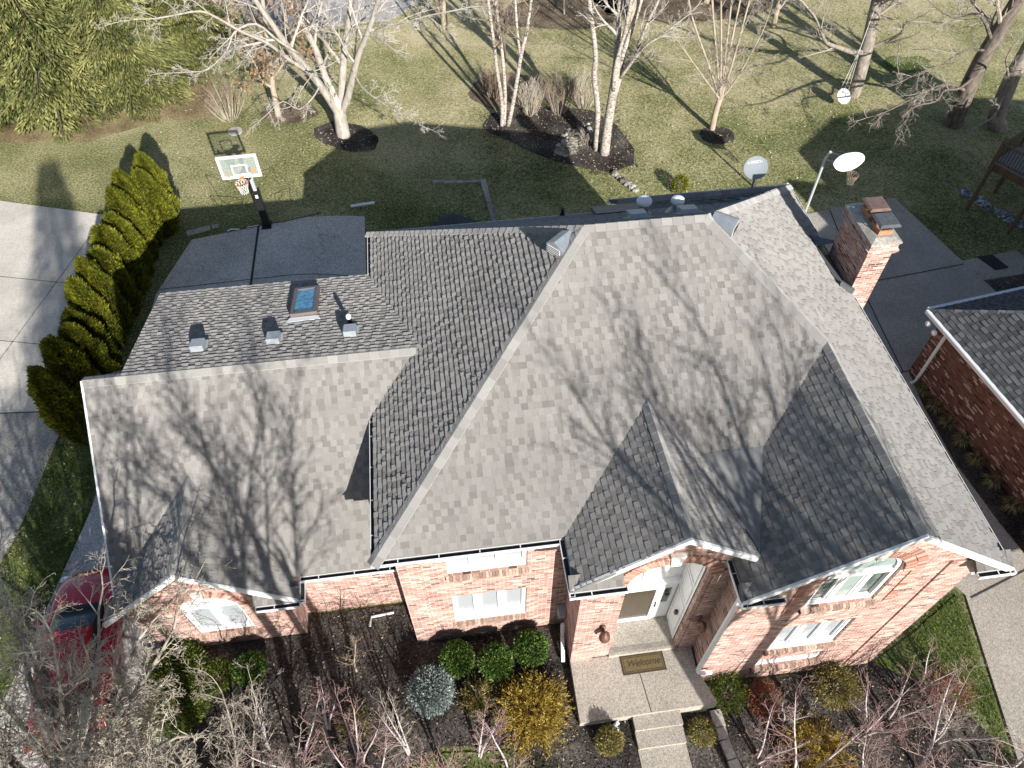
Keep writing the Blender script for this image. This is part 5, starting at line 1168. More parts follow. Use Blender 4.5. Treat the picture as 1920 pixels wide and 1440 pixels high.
# ================================================================= PLANTS
def unit(rg):
    while True:
        v = Vector((rg.uniform(-1,1), rg.uniform(-1,1), rg.uniform(-1,1)))
        if 0.05 < v.length < 1: return v.normalized()
def leaf(mb, p, d, up, L, W, t):
    s = d.cross(up); s = s.normalized() if s.length > 1e-4 else d.orthogonal().normalized()
    mb.poly([p, p+d*L*0.5+s*W*0.5, p+d*L, p+d*L*0.5-s*W*0.5], t)
def ball_shrub(rx, rz, n, L, W, mat_leaf, seed, rough=0.08, droop=0.0, flat_=1.0, lump=0.0, inner=0.35):
    """clipped shrub: leaves standing out of a shell, filled below with inner leaves"""
    rg = random.Random(seed); mb = MB(); lumps = [(unit(rg), rg.uniform(0.5,1)) for _ in range(14)]
    for _ in range(n):
        d = unit(rg); 
        if d.z < -0.75: continue
        k = 1 + rg.uniform(-rough, rough) + lump*max([0]+[(max(0, d.dot(l)-0.75)*4)*a for l, a in lumps]) - lump*0.5
        dep = rg.random()**2*inner; r = k*(1-dep)
        p = Vector((d.x*rx*r, d.y*rx*r*flat_, rz+d.z*rz*r))
        dd = (d + unit(rg)*0.7 + Vector((0,0,0.25-droop))).normalized()
        leaf(mb, p, dd, unit(rg), L*rg.uniform(0.6,1.3), W*rg.uniform(0.7,1.2), max(0, min(1, rg.gauss(0.55,0.22))))
    return mb
def shrub(name, label, cat, x, y, mb, mat, group=None, stems=True, h=0.5, loc_dz=0.0):
    t = thing(name, label, cat, (x, y, T(x,y)+0.02+loc_dz), 0, group)
    mb.build('foliage', mat, t)
    if stems:
        s = MB(); rg = random.Random(int(x*100)); 
        for _ in range(6): s.tube([(0,0,0),(rg.uniform(-.1,.1),rg.uniform(-.1,.1),h*0.5),(rg.uniform(-.25,.25)*h*2,rg.uniform(-.25,.25)*h*2,h)], [0.014,0.01,0.004], 4)
        s.build('stem', M['tan_bark'], t)
    return t
bx = ball_shrub(0.40, 0.42, 6500, 0.070, 0.042, None, 1, 0.13, lump=0.10)
t0 = shrub('boxwood_shrub', 'round clipped green boxwood, left one of the three under the white windows', 'shrub', -0.68, 6.42, bx, M['box_leaf'], 'clipped boxwoods in the front bed')
for (x, y, s, lab, rz) in ((0.28,6.22,1.0,'round clipped green boxwood, middle one of the three under the white windows',1.0),(1.20,6.45,1.0,'round clipped green boxwood, right one of the three nearest the porch',2.2),(-5.92,6.85,0.92,'round green boxwood below the right side of the garage gable wall',3.1)):
    c = copy_tree(t0); c.location = (x, y, T(x,y)+0.02); c.scale = (s,s,s); c.rotation_euler = (0,0,rz); c['label'] = lab
c = shrub('boxwood_shrub', 'small loose green shrub left of the boxwood below the garage gable', 'shrub', -6.75, 6.8, ball_shrub(0.38,0.3,3500,0.06,0.03,None,9,0.25), M['olive_leaf'])
shrub('evergreen_shrub', 'wide dark green shrub against the garage gable wall behind bare branches', 'shrub', -7.75, 7.05, ball_shrub(0.65,0.42,8000,0.09,0.03,None,10,0.28,lump=0.2), M['olive_leaf'])
shrub('evergreen_shrub', 'sprawling dark green shrub in front of the garage gable by the path', 'shrub', -7.7, 6.2, ball_shrub(0.70,0.36,8000,0.09,0.03,None,11,0.30,lump=0.2), M['olive_leaf'])
shrub('blue_spruce_globe', 'low silvery blue globe spruce in the front bed', 'shrub', -1.42, 5.75, ball_shrub(0.50,0.34,7000,0.085,0.034,None,12,0.26,lump=0.28), M['blue_leaf'])
def plume_shrub(rx, rz, nb, seed, mat=None, L=0.10, W=0.022, droop=0.5, nl=26):
    """arching thread-leaf plumes"""
    rg = random.Random(seed); mb = MB()
    for _ in range(nb):
        d = unit(rg); d.z = abs(d.z)*0.9+0.1; d.normalize(); r = rg.uniform(0.55,1.1); p = Vector((d.x*rx*r*0.35, d.y*rx*r*0.35, rz*0.3)); v = Vector((d.x*rx*0.9, d.y*rx*0.9, d.z*rz*1.6))*r
        t = rg.gauss(0.55,0.2)
        for i in range(nl):
            q = i/nl; c = p+v*q+Vector((0,0,-droop*rz*q*q*0.8)); 
            if q < 0.3: continue
            dd = (v.normalized()+unit(rg)*0.8+Vector((0,0,-0.2))).normalized(); leaf(mb, c+unit(rg)*0.03, dd, unit(rg), L*rg.uniform(0.6,1.2), W, max(0,min(1,t+rg.uniform(-.25,.3))))
    return mb
shrub('golden_cypress', 'large golden yellow thread-leaf cypress beside the porch', 'shrub', 1.05, 4.95, plume_shrub(0.85,0.62,620,13), M['gold_leaf'])
shrub('golden_cypress', 'golden cypress among bare red twigs right of the steps', 'shrub', 8.1, 3.35, plume_shrub(0.85,0.55,480,14), M['gold_leaf'])
shrub('bronze_shrub', 'small yellow-green shrub between the blue spruce and the golden cypress', 'shrub', -0.25, 5.55, plume_shrub(0.42,0.32,170,15), M['mix_leaf'])
shrub('bronze_shrub', 'pointed green and bronze shrub left of the porch steps', 'shrub', 2.78, 4.05, ball_shrub(0.30,0.30,3600,0.06,0.03,None,16,0.2,lump=0.1), M['mix_leaf'])
shrub('bronze_shrub', 'green and bronze shrub between the porch steps and the stone border', 'shrub', 5.2, 4.1, ball_shrub(0.30,0.30,3600,0.06,0.03,None,17,0.22,lump=0.1), M['mix_leaf'])
shrub('reddish_shrub', 'red leaved nandina in front of the right gable wall', 'shrub', 7.15, 4.75, ball_shrub(0.38,0.40,3000,0.08,0.025,None,18,0.35,lump=0.2), M['red_leaf'])
shrub('green_shrub', 'thin dark green shrub at the left foot of the right gable wall', 'shrub', 6.2, 5.0, ball_shrub(0.48,0.35,2600,0.07,0.03,None,19,0.35,lump=0.2), M['olive_leaf'])
shrub('bronze_shrub', 'loose green and tan shrub below the low windows of the right gable', 'shrub', 9.2, 4.85, ball_shrub(0.52,0.40,3800,0.08,0.03,None,20,0.35,lump=0.2), M['mix_leaf'])
shrub('reddish_shrub', 'sparse reddish brown shrub near the grass strip on the right', 'shrub', 12.1, 4.3, ball_shrub(0.50,0.40,2200,0.07,0.02,None,21,0.4,lump=0.3), M['red_leaf'])
shrub('bronze_shrub', 'sparse tan shrub low in the bed left of centre', 'shrub', -3.3, 5.2, ball_shrub(0.35,0.25,1300,0.07,0.02,None,22,0.4,lump=0.3), M['mix_leaf'])
shrub('yellow_shrub', 'small bright yellow shrub just behind the back eave', 'shrub', 10.95, 26.7, ball_shrub(0.32,0.40,1500,0.09,0.04,None,23,0.2), M['arb_leaf'])
def grass_tuft(seed, n=170, L=0.42):
    rg = random.Random(seed); mb = MB()
    for _ in range(n):
        a = rg.uniform(0,6.28); r = L*rg.uniform(0.4,1.1); h = L*rg.uniform(0.3,0.8); w_ = Vector((-math.sin(a),math.cos(a),0))*0.011; d = Vector((math.cos(a),math.sin(a),0)); t = rg.random()
        p0 = d*0.03; p1 = d*r*0.55+Vector((0,0,h)); p2 = d*r+Vector((0,0,h*0.45))
        mb.poly([p0-w_,p0+w_,p1+w_*0.8,p1-w_*0.8], t); mb.poly([p1-w_*0.8,p1+w_*0.8,p2], t)
    return mb
lt = thing('ornamental_grass', "tuft of dry ornamental grass by the foot of the neighbour's downspout", 'ornamental grass', (16.38,14.25,-1.40), 0, "grass tufts along the neighbour's brick wall"); grass_tuft(1).build('blades', M['straw'], lt)
ords = ['second','third','fourth','fifth','sixth','seventh','last and sunlit']
for k, (x, y) in enumerate([(16.45,13.5),(16.55,12.75),(16.62,12.0),(16.7,11.2),(16.78,10.35),(16.9,9.45),(17.0,8.3)]):
    c = copy_tree(lt); c.location = (x, y, T(x,y)+0.03); c.rotation_euler = (0,0,k*1.3); c.scale = (1,1,1+0.1*(k%3)); c['label'] = "%s tuft of ornamental grass counting forward along the neighbour's brick wall" % ords[k]

# arborvitae hedge ---------------------------------------------------------------
def arborvitae(seed, h=3.15, r=0.50, n=15000):
    rg = random.Random(seed); mb = MB(); fr = [(rg.uniform(0,6.28), rg.uniform(0.05,0.97), rg.uniform(0.5,1.5)) for _ in range(34)]
    for _ in range(n):
        z = rg.random()**0.8; a = rg.uniform(0,6.28); prof = (1-z**3.6)**0.75*(0.78+0.22*min(1,z*4))
        k = 1-0.10*math.cos(3*a+seed)+rg.uniform(-0.06,0.08)
        lump = max([0]+[max(0,1-abs(((a-fa+math.pi)%6.283)-math.pi)/0.45)*max(0,1-abs(z-fz)/0.22)*fs for fa, fz, fs in fr])
        rr = r*prof*(k+0.34*lump-0.10)*(1-rg.random()**2*0.35); p = Vector((rr*math.cos(a), rr*math.sin(a), 0.05+z*h*(1+0.03*lump)))
        out = Vector((math.cos(a), math.sin(a), 0)); d = (out*0.55+Vector((0,0,1.0))+unit(rg)*0.35).normalized()
        leaf(mb, p, d, (out.cross(Vector((0,0,1)))*rg.uniform(-1,1)+out*rg.uniform(-0.4,1)).normalized(), 0.15*rg.uniform(0.6,1.5), 0.05, max(0,min(1,rg.gauss(0.27+0.32*lump,0.2))))
    return mb
av = []
for k in range(3):
    t = thing('arborvitae', 'x', 'arborvitae', (0,0,0), 0, 'arborvitae hedge between the driveways'); arborvitae(30+k).build('foliage', M['arb_leaf'], t)
    s = MB(); s.tube([(0,0,-0.1),(0,0,2.4)], [0.06,0.02], 6); s.build('trunk', M['tan_bark'], t); av.append(t)
hp_ = [(-11.75,15.15),(-11.72,16.05),(-11.7,16.95),(-11.7,17.85),(-11.65,18.75),(-11.6,19.65),(-11.55,20.6),(-11.5,21.5),(-11.42,22.4),(-11.32,23.3),(-11.2,24.2),(-11.05,25.0),(-10.9,25.7)]
av_l = ['nearest arborvitae of the hedge, touching the garage roof corner in the view','second nearest arborvitae of the hedge between the driveways','third nearest arborvitae of the hedge','fourth nearest arborvitae of the hedge','fifth nearest arborvitae of the hedge','sixth nearest arborvitae of the hedge','seventh arborvitae, in the middle of the hedge','sixth arborvitae counting from the far end of the hedge','fifth arborvitae counting from the far end of the hedge','fourth arborvitae counting from the far end of the hedge','third arborvitae counting from the far end of the hedge','second arborvitae counting from the far end of the hedge','farthest arborvitae of the hedge, tip in full sun with its shadow on the lawn']
for k, (x, y) in enumerate(hp_):
    o = av[k] if k < 3 else copy_tree(av[k % 3]); rg = random.Random(k+4)
    o.location = (x+rg.uniform(-.16,.16), y+rg.uniform(-.1,.1), T(x,y)); s = 1.0+rg.uniform(-0.1,0.1); o.scale = (s,s,(1.03 if k == 0 else rg.uniform(0.88,1.06))); o.rotation_euler = (0,0,k*1.7); o['label'] = av_l[k]

# spruces -----------------------------------------------------------------------------
def spruce(seed, h=11.0, r=3.6, nbr=210, dens=1.0):
    rg = random.Random(seed); mb = MB(); tr = MB(); tr.tube([(0,0,-0.2),(0,0,h*0.55),(0,0,h)], [0.22,0.13,0.02], 7)
    for i in range(nbr):
        z = h*(0.02+0.96*(i/nbr)); L = r*(1-(z/h))**0.85*rg.uniform(0.75,1.12)+0.15; a = i*2.39996+rg.uniform(-.3,.3); out = Vector((math.cos(a),math.sin(a),0)); side = Vector((-out.y,out.x,0))
        n = max(5, int(L/0.11*dens)); tint = rg.gauss(0.48,0.2)
        tr.tube([Vector((0,0,z)), Vector((0,0,z))+out*L*0.5+Vector((0,0,0.05*L)), Vector((0,0,z))+out*L+Vector((0,0,-0.12*L))], [0.03,0.02,0.006], 3)
        for k in range(n):
            q = (k+0.5)/n
            if q < 0.18: continue
            c = Vector((0,0,z))+out*L*q+Vector((0,0,(0.18*q-0.32*q*q)*L*1.0))
            wd = (1-q)*0.9*L*0.42+0.18
            for s in (-1,1):
                ns = max(2, int(wd/0.13))
                for j in range(ns):
                    f = (j+0.6)/ns; pc = c+side*s*wd*f+out*wd*f*0.45+Vector((0,0,-0.13*wd*f-rg.uniform(0,0.10)))
                    d = (side*s*0.55+out*0.75+Vector((0,0,-0.55))+unit(rg)*0.35).normalized()
                    leaf(mb, pc, d, unit(rg), 0.30*rg.uniform(0.6,1.15), 0.075, max(0,min(1,tint+rg.uniform(-.3,.3))))
            leaf(mb, c, (out+Vector((0,0,-0.5))+unit(rg)*0.3).normalized(), side, 0.26, 0.08, max(0,min(1,tint+0.2)))
    return mb, tr
sp = []
for k in range(2):
    a, b = spruce(60+k, 10.5, 3.7, 230)
    t = thing('spruce_tree', 'x', 'spruce', (0,0,0), 0, 'spruces at the upper left'); b.build('trunk', M['oak_bark'], t); a.build('crown', M['spruce_leaf'], t); sp.append(t)
sp_pos = [(-13.9,36.0,0.80,'spruce with the lowest tips over the brown needles, rightmost of the row'),(-17.3,35.6,0.92,'second spruce from the right at the front of the row'),(-20.8,36.2,1.0,'third spruce from the right, in the middle of the dense group'),(-24.5,36.0,1.0,'spruce cut by the left edge of the picture'),(-15.6,40.5,1.0,'spruce standing behind the gap between the two rightmost ones'),(-19.4,41.0,1.1,'tall spruce in the second line behind the dense group'),(-11.8,39.6,0.72,'small spruce behind the bare shrub with brown twigs'),(-23.5,41.5,1.1,'tall spruce in the second line at the upper left corner')]
for k, (x, y, s, lab) in enumerate(sp_pos):
    o = sp[k] if k < 2 else copy_tree(sp[k % 2]); o.location = (x, y, T(x,y)); o.scale = (s,s,s); o.rotation_euler = (0,0,k*2.1); o['label'] = lab

# bare trees -----------------------------------------------------------------------------
def grow(rg, p, d, L, r, lvl, cfg, out):
    """one branch with wander, then its children"""
    n = max(3, int(L/cfg['seg'][min(lvl, len(cfg['seg'])-1)])); n = min(n, 12); pts = [p.copy()]; rad = [r]; dd = d.copy(); tip = cfg.get('tip', 0.35)
    for i in range(n):
        w_ = cfg['wander'][min(lvl, len(cfg['wander'])-1)]; tr = cfg['tropism'][min(lvl, len(cfg['tropism'])-1)]
        dd = (dd + unit(rg)*w_ + Vector((0,0,tr))).normalized(); pts.append(pts[-1]+dd*L/n); rad.append(r*(1-(1-tip)*(i+1)/n))
    out.append((lvl, pts, rad))
    if lvl >= cfg['levels']: return
    kids = cfg['kids'][min(lvl, len(cfg['kids'])-1)]; nk = max(1, int(kids*rg.uniform(0.8,1.2)+0.5)); st = cfg['start'][min(lvl, len(cfg['start'])-1)]
    for k in range(nk):
        q = st+(1-st)*((k+rg.random())/nk); q = min(q, 0.999); i = int(q*n); f = q*n-i; c = pts[i].lerp(pts[min(i+1,n)], f); dl = (pts[min(i+1,n)]-pts[i]).normalized()
        ang = R(cfg['angle'][min(lvl, len(cfg['angle'])-1)])*rg.uniform(0.7,1.25); ax = dl.cross(unit(rg)); ax = ax.normalized() if ax.length > 1e-3 else dl.orthogonal().normalized()
        nd = dl*math.cos(ang)+ax*math.sin(ang); ln = L*cfg['ratio'][min(lvl, len(cfg['ratio'])-1)]*rg.uniform(0.65,1.15)*(1.15-0.55*q); rr = max(cfg['rmin'], rad[i]*cfg['rratio']*(1.1-0.3*q))
        grow(rg, c, nd, ln, rr, lvl+1, cfg, out)
    # continuation twig at the end
CF = dict(seg=[0.7,0.45,0.3,0.2], wander=[0.10,0.16,0.22,0.28], tropism=[0.10,0.06,0.03,0.0], levels=3, kids=[9,7,6,4], start=[0.3,0.2,0.2,0.15], angle=[48,45,42,40], ratio=[0.5,0.5,0.5,0.45], rratio=0.5, rmin=0.006)
def cfg(**k): d = dict(CF); d.update(k); return d
def tree(name, label, cat, base, limbs, c, seed, bark, twig, group=None, leaves=None, lvl0=1, nleaf=0):
    """base: world foot; limbs: list of (points relative to foot, radii, kids) main wood given by hand, branches grown from it"""
    rg = random.Random(seed); t = thing(name, label, cat, base, 0, group); tr = MB(); cr = MB(); out = []
    for pts, rad, kids, st, ln in limbs:
        P = [Vector(p) for p in pts]; sm = []                                    # smooth the hand-given line
        for i in range(len(P)-1):
            p0, p1, p2, p3 = P[max(0,i-1)], P[i], P[i+1], P[min(len(P)-1,i+2)]
            for s in range(3):
                u = s/3; sm.append(0.5*((2*p1)+(-p0+p2)*u+(2*p0-5*p1+4*p2-p3)*u*u+(-p0+3*p1-3*p2+p3)*u**3))
        sm.append(P[-1]); n = len(sm)-1
        if isinstance(rad, tuple): rads = [rad[0]+(rad[1]-rad[0])*(i/n) for i in range(n+1)]
        else: rads = rad
        tr.tube(sm, rads, 9)
        for k in range(kids):
            q = min(0.999, st+(1-st)*((k+rg.random())/kids)); i = int(q*n); cpt = sm[i].lerp(sm[i+1], q*n-i); dl = (sm[i+1]-sm[i]).normalized()
            ang = R(c['angle'][0])*rg.uniform(0.7,1.2); ax = dl.cross(unit(rg)).normalized(); nd = dl*math.cos(ang)+ax*math.sin(ang)
            grow(rg, cpt, nd, ln*rg.uniform(0.6,1.15)*(1.15-0.5*q), max(c['rmin']*2, rads[i]*c['rratio']*rg.uniform(0.5,0.9)), lvl0, c, out)
        grow(rg, sm[-1], (sm[-1]-sm[-2]).normalized(), ln, rads[-1], lvl0, c, out)
    for lv, pts, rad in out: (tr if lv <= 0 else cr).tube(pts, rad, 6 if lv <= 1 else (4 if lv == 2 else 3), cap=False)
    if nleaf:
        lf = MB(); tips = [o for o in out if o[0] >= c['levels']-1]
        for _ in range(nleaf):
            lv, pts, rad = rg.choice(tips); p = rg.choice(pts)+unit(rg)*0.05; leaf(lf, p, (unit(rg)+Vector((0,0,-0.6))).normalized(), unit(rg), 0.11, 0.06, rg.random())
        lf.build('dry_leaves', leaves, t)
    tr.build('trunk', bark, t, smooth=True)
    if cr.v: cr.build('crown', twig, t)
    return t
def inv(px, py, y):
    """point of the vertical plane at depth y seen at photo pixel px,py, used to read limb directions off the photograph"""
    d = Vector(((px-960)/1393.06, (py-720)/1393.06, 1.0)); wv = CM.transposed() @ d; k = y/wv.y
    return Vector((wv.x*k, y, CAM_H+wv.z*k))
def limb(base, pix, dys=None):
    b = Vector(base); out = []
    for i, (px, py) in enumerate(pix): out.append(tuple(inv(px, py, b.y+(dys[i] if dys else 0))-b))
    return out
def up(pts, h, lean=None):
    """carry a limb on above the top of the picture"""
    a, b = Vector(pts[-2]), Vector(pts[-1]); d = (b-a).normalized(); d = (d+Vector((0,0,0.35))).normalized(); return pts+[tuple(b+d*h*0.5), tuple(b+d*h+Vector((0,0,0.3)))]
# big pale tree over the back lawn
b0 = (-4.03,31.35,T(-4,31.35))
mpl = [([(0,0,-0.2)]+limb(b0, [(645,262),(641,238),(637,214)])+limb(b0,[(634,200)]), (0.36,0.27), 0, 0.5, 1.0),
 (up(limb(b0, [(637,216),(612,177),(581,135),(550,101),(513,49),(482,5)], [0,-.2,-.5,-.7,-1.0,-1.3]),3), (0.20,0.06), 9, 0.25, 3.0),
 (up(limb(b0, [(637,216),(624,180),(607,135),(589,86),(560,34),(540,0)], [0,.3,.6,1.0,1.5,1.8]),3), (0.19,0.06), 8, 0.3, 2.8),
 (up(limb(b0, [(638,216),(641,167),(644,120),(648,78),(659,0)], [0,.1,.2,.4,.6]),4), (0.20,0.07), 8, 0.3, 2.8),
 (up(limb(b0, [(638,214),(650,190),(660,150),(672,105),(690,60),(708,5)], [0,-.2,-.4,-.6,-.9,-1.2]),4), (0.18,0.06), 8, 0.25, 3.0),
 (limb(b0, [(690,60),(720,48),(760,42),(800,30),(850,20)], [-.9,-1.1,-1.5,-1.9,-2.4]), (0.07,0.02), 9, 0.2, 1.6),
 (limb(b0, [(584,139),(540,110),(500,80),(454,60),(410,35),(375,21),(320,30),(290,35)], [-.5,-.9,-1.4,-1.9,-2.3,-2.6,-3.1,-3.4]), (0.08,0.02), 12, 0.1, 1.7),
 (limb(b0, [(560,100),(520,75),(480,45),(440,60),(425,95),(390,130),(355,135)], [-.8,-1.2,-1.6,-2.0,-2.6,-3.0,-3.3]), (0.06,0.015), 10, 0.2, 1.5),
 (limb(b0, [(665,140),(680,165),(705,185),(735,205),(770,225),(800,240)], [-.4,-1.2,-2.0,-2.7,-3.4,-3.9]), (0.045,0.012), 12, 0.3, 0.9),
 (limb(b0, [(600,160),(585,185),(560,205),(530,190),(500,215)], [-.4,-1.2,-2.0,-2.7,-3.2]), (0.045,0.012), 9, 0.3, 1.0)]
tree('maple_tree', 'large pale-barked bare tree with forked trunk in a dark mulch ring', 'tree', b0, mpl, cfg(levels=4, kids=[10,7,5,3], tropism=[0,-0.02,-0.06,-0.09], rmin=0.006, angle=[55,48,45,40]), 3, M['maple'], M['twig_pale'])
# white birches in the bed
b1 = (3.72,33.0,-1.5)
tree('birch_tree', 'clump of slender white birch trunks at the left end of the back bed', 'birch', b1, [
 ([(-0.12,0,-0.1)]+up(limb(b1, [(941,192),(931,125),(925,73),(915,0)]),5), (0.10,0.05), 10, 0.4, 1.9),
 ([(0.0,0.1,-0.1)]+up(limb(b1, [(947,177),(943,115),(937,62),(929,0)],[.2,.4,.6,.8]),5), (0.10,0.05), 10, 0.4, 1.9),
 ([(0.18,0,-0.1)]+up(limb(b1, [(964,183),(977,104),(987,62),(996,0)]),5), (0.11,0.05), 10, 0.4, 1.9),
 (up(limb(b1, [(976,106),(970,60),(966,0)],[0,.2,.5]),4), (0.07,0.04), 7, 0.3, 1.5)], cfg(rmin=0.006, kids=[7,6,5,3]), 5, M['birch'], M['twig_brown'])
b2_ = (8.2,30.0,-1.5)
tree('birch_tree', 'large multi-stemmed white birch at the right end of the back bed', 'birch', b2_, [
 ([(-0.35,0.35,-0.1)]+up(limb(b2_, [(1121,208),(1114,146),(1117,104),(1110,42),(1105,0)],[.4]*5),5), (0.14,0.07), 8, 0.5, 1.8),
 ([(0,0,-0.15)]+up(limb(b2_, [(1139,240),(1147,187),(1156,125),(1160,62),(1164,0)]),5), (0.24,0.09), 9, 0.5, 2.0),
 (up(limb(b2_, [(1147,190),(1160,150),(1168,104),(1185,52),(1202,0)],[0,.2,.4,.6,.8]),5), (0.15,0.06), 9, 0.3, 2.0),
 (up(limb(b2_, [(1161,145),(1180,118),(1193,98),(1214,42),(1235,0)],[.2,0,-.2,-.4,-.6]),4), (0.09,0.04), 8, 0.2, 1.8),
 (limb(b2_, [(1163,146),(1190,110),(1214,83),(1240,65),(1275,40)],[0,-.4,-.8,-1.1,-1.5]), (0.07,0.025), 9, 0.2, 1.5),
 (up(limb(b2_, [(1150,170),(1155,120),(1172,60),(1183,0)],[-.1,-.3,-.5,-.7]),4), (0.10,0.05), 7, 0.4, 1.8)], cfg(rmin=0.006, kids=[8,6,5,4]), 6, M['birch'], M['twig_pale'])
# vase-shaped grey tree
b3 = (13.9,31.3,-1.5)
L3 = [([(0,0,-0.15)]+limb(b3, [(1342,210),(1350,185)]), (0.15,0.13), 0, 0.5, 1)]
for k, (x1, y1, x2, y2, dy) in enumerate([(1358,120,1372,0,0),(1345,120,1335,0,.5),(1370,130,1400,20,-.5),(1380,150,1430,60,-.3),(1335,140,1300,40,.2),(1352,110,1352,0,-.8),(1365,110,1388,0,.9),(1330,160,1280,90,-.6)]):
    P = limb(b3, [(1350,187),(x1,y1),(x2,y2)], [0,dy*0.5,dy]); L3.append((up(P,2.5) if y2 < 50 else P, (0.06,0.02), 10, 0.12, 1.6))
tree('young_tree', 'young grey tree with upswept bare branches right of the birches', 'tree', b3, L3, cfg(kids=[8,6,5,4], levels=4, rmin=0.0055, tropism=[0.1,0.06,0.02,0], angle=[40,42,42,40]), 7, M['tan_bark'], M['twig_grey'])
# oaks at the upper right
b4 = (22.2,33.4,-1.5)
tree('oak_tree', 'grey trunk beside the white saucer swing, limbs spreading left and right', 'tree', b4, [
 ([(-0.1,0,-0.2)]+up(limb(b4, [(1608,150),(1618,115),(1627,80),(1638,30),(1645,0)]),5), (0.36,0.24), 8, 0.45, 3.0),
 (limb(b4, [(1622,97),(1600,98),(1575,90),(1550,80),(1540,60),(1530,35),(1515,15)],[0,-.3,-.6,-.9,-1.1,-1.3,-1.5]), (0.14,0.03), 11, 0.3, 1.8),
 (limb(b4, [(1624,90),(1650,82),(1690,62),(1700,42),(1750,42),(1790,40)],[0,-.3,-.8,-1.2,-1.6,-1.9]), (0.10,0.02), 10, 0.2, 1.8),
 (limb(b4, [(1695,60),(1685,90),(1683,125),(1690,150)],[-.9,-1.2,-1.5,-1.8]), (0.03,0.01), 5, 0.2, 0.7)], cfg(rmin=0.006, kids=[9,7,5,4], wander=[.14,.2,.26,.3]), 8, M['grey_bark'], M['twig_grey'])
b5 = (26.0,30.1,-1.5)
tree('oak_tree', 'dark leaning trunk behind the deck with long drooping branches to the left', 'tree', b5, [
 ([(-0.1,0,-0.2)]+up(limb(b5, [(1800,200),(1820,155),(1845,105),(1875,55),(1905,5)]),5), (0.44,0.26), 8, 0.5, 3.0),
 (limb(b5, [(1812,172),(1790,160),(1765,160),(1735,172),(1700,190),(1660,210),(1622,222)],[0,-.8,-1.3,-1.9,-2.6,-3.3,-4.0]), (0.09,0.012), 16, 0.2, 1.2),
 (limb(b5, [(1830,140),(1800,165),(1770,170),(1755,190),(1715,200),(1700,225),(1685,255)],[0,-.8,-1.4,-2,-2.6,-3.2,-3.7]), (0.07,0.010), 14, 0.25, 1.1),
 (limb(b5, [(1860,80),(1840,30),(1800,30),(1770,25),(1740,0)],[0,-.5,-.9,-1.3,-1.8]), (0.09,0.02), 9, 0.2, 1.8),
 (limb(b5, [(1850,95),(1810,95),(1770,120),(1740,130),(1700,148)],[0,-1,-1.8,-2.6,-3.4]), (0.06,0.012), 10, 0.2, 1.3)], cfg(rmin=0.006, kids=[9,7,5,4], wander=[.14,.2,.26,.3], tropism=[0.04,0.0,-0.03,-0.05]), 9, M['oak_bark'], M['twig_grey'])
b6 = (28.2,29.5,-1.5)
tree('oak_tree', 'second leaning trunk at the right edge, above the corner of the deck', 'tree', b6, [
 ([(-0.1,0,-0.2)]+up(limb(b6, [(1868,215),(1885,175),(1900,140),(1925,95)]),6), (0.42,0.26), 7, 0.5, 3.0),
 (limb(b6, [(1885,175),(1875,195),(1862,220),(1840,232),(1820,250),(1810,270)],[0,-.8,-1.5,-2.2,-2.8,-3.2]), (0.05,0.010), 11, 0.2, 0.9),
 (limb(b6, [(1893,160),(1889,130),(1888,105),(1920,60)],[0,-.6,-1.0,-1.2]), (0.06,0.02), 8, 0.2, 1.4)], cfg(rmin=0.006, kids=[9,7,5,4], wander=[.14,.2,.26,.3]), 10, M['grey_bark'], M['twig_grey'])
# small beech holding dry leaves
b7 = (-7.05,32.95,T(-7,33))
tree('beech_tree', 'small tree with dry tan leaves left of the big pale tree', 'tree', b7, [
 ([(0,0,-0.1)]+up(limb(b7, [(517,190),(511,160),(508,120),(500,70),(495,20)]),2.5), (0.16,0.06), 14, 0.3, 2.2),
 (limb(b7, [(512,165),(490,150),(478,120),(460,90)],[0,-.3,-.6,-.9]), (0.07,0.02), 9, 0.2, 1.5), (limb(b7, [(510,150),(530,120),(545,80),(560,40)],[0,-.3,-.5,-.6]), (0.07,0.02), 9, 0.2, 1.5)],
 cfg(kids=[6,6,5,4], angle=[55,48,45,40]), 11, M['tan_bark'], M['twig_brown'], leaves=M['tan_leaf'], nleaf=2600)
# trees in the far strip along the top edge
far = [(4.5,39.8,9,0.17,'dark straight trunk behind the left birch clump'),(8.7,44.2,6,0.07,'thin sapling in the brown mulch island near the top edge'),(1.5,43.5,10,0.22,'bare tree near the top edge behind the big pale tree'),(12.5,43.0,10,0.2,'bare tree near the top edge behind the large birch'),(17.5,44.5,11,0.25,'bare tree near the top edge behind the young grey tree'),(-10.5,41.5,9,0.2,'bare tree at the top edge between the spruces and the street'),(20.5,41.0,9,0.16,'slender bare tree near the top edge left of the oak'),(-6.5,38.5,8,0.14,'bare tree behind the small beech')]
for k, (x, y, h, r, lab) in enumerate(far):
    rg = random.Random(k+90); P = [(0,0,-0.2),(rg.uniform(-.1,.1),0,h*0.25),(rg.uniform(-.3,.3),rg.uniform(-.2,.2),h*0.6),(rg.uniform(-.6,.6),rg.uniform(-.4,.4),h)]
    tree('bare_tree', lab, 'tree', (x,y,T(x,y)), [(P, (r,r*0.25), 20, 0.12, h*0.3)], cfg(kids=[7,6,6,4], levels=3, rmin=0.009), 100+k, M['oak_bark'] if k in (0,) else M['tan_bark'], M['twig_brown'] if k % 2 else M['twig_grey'], group='bare trees along the top edge')
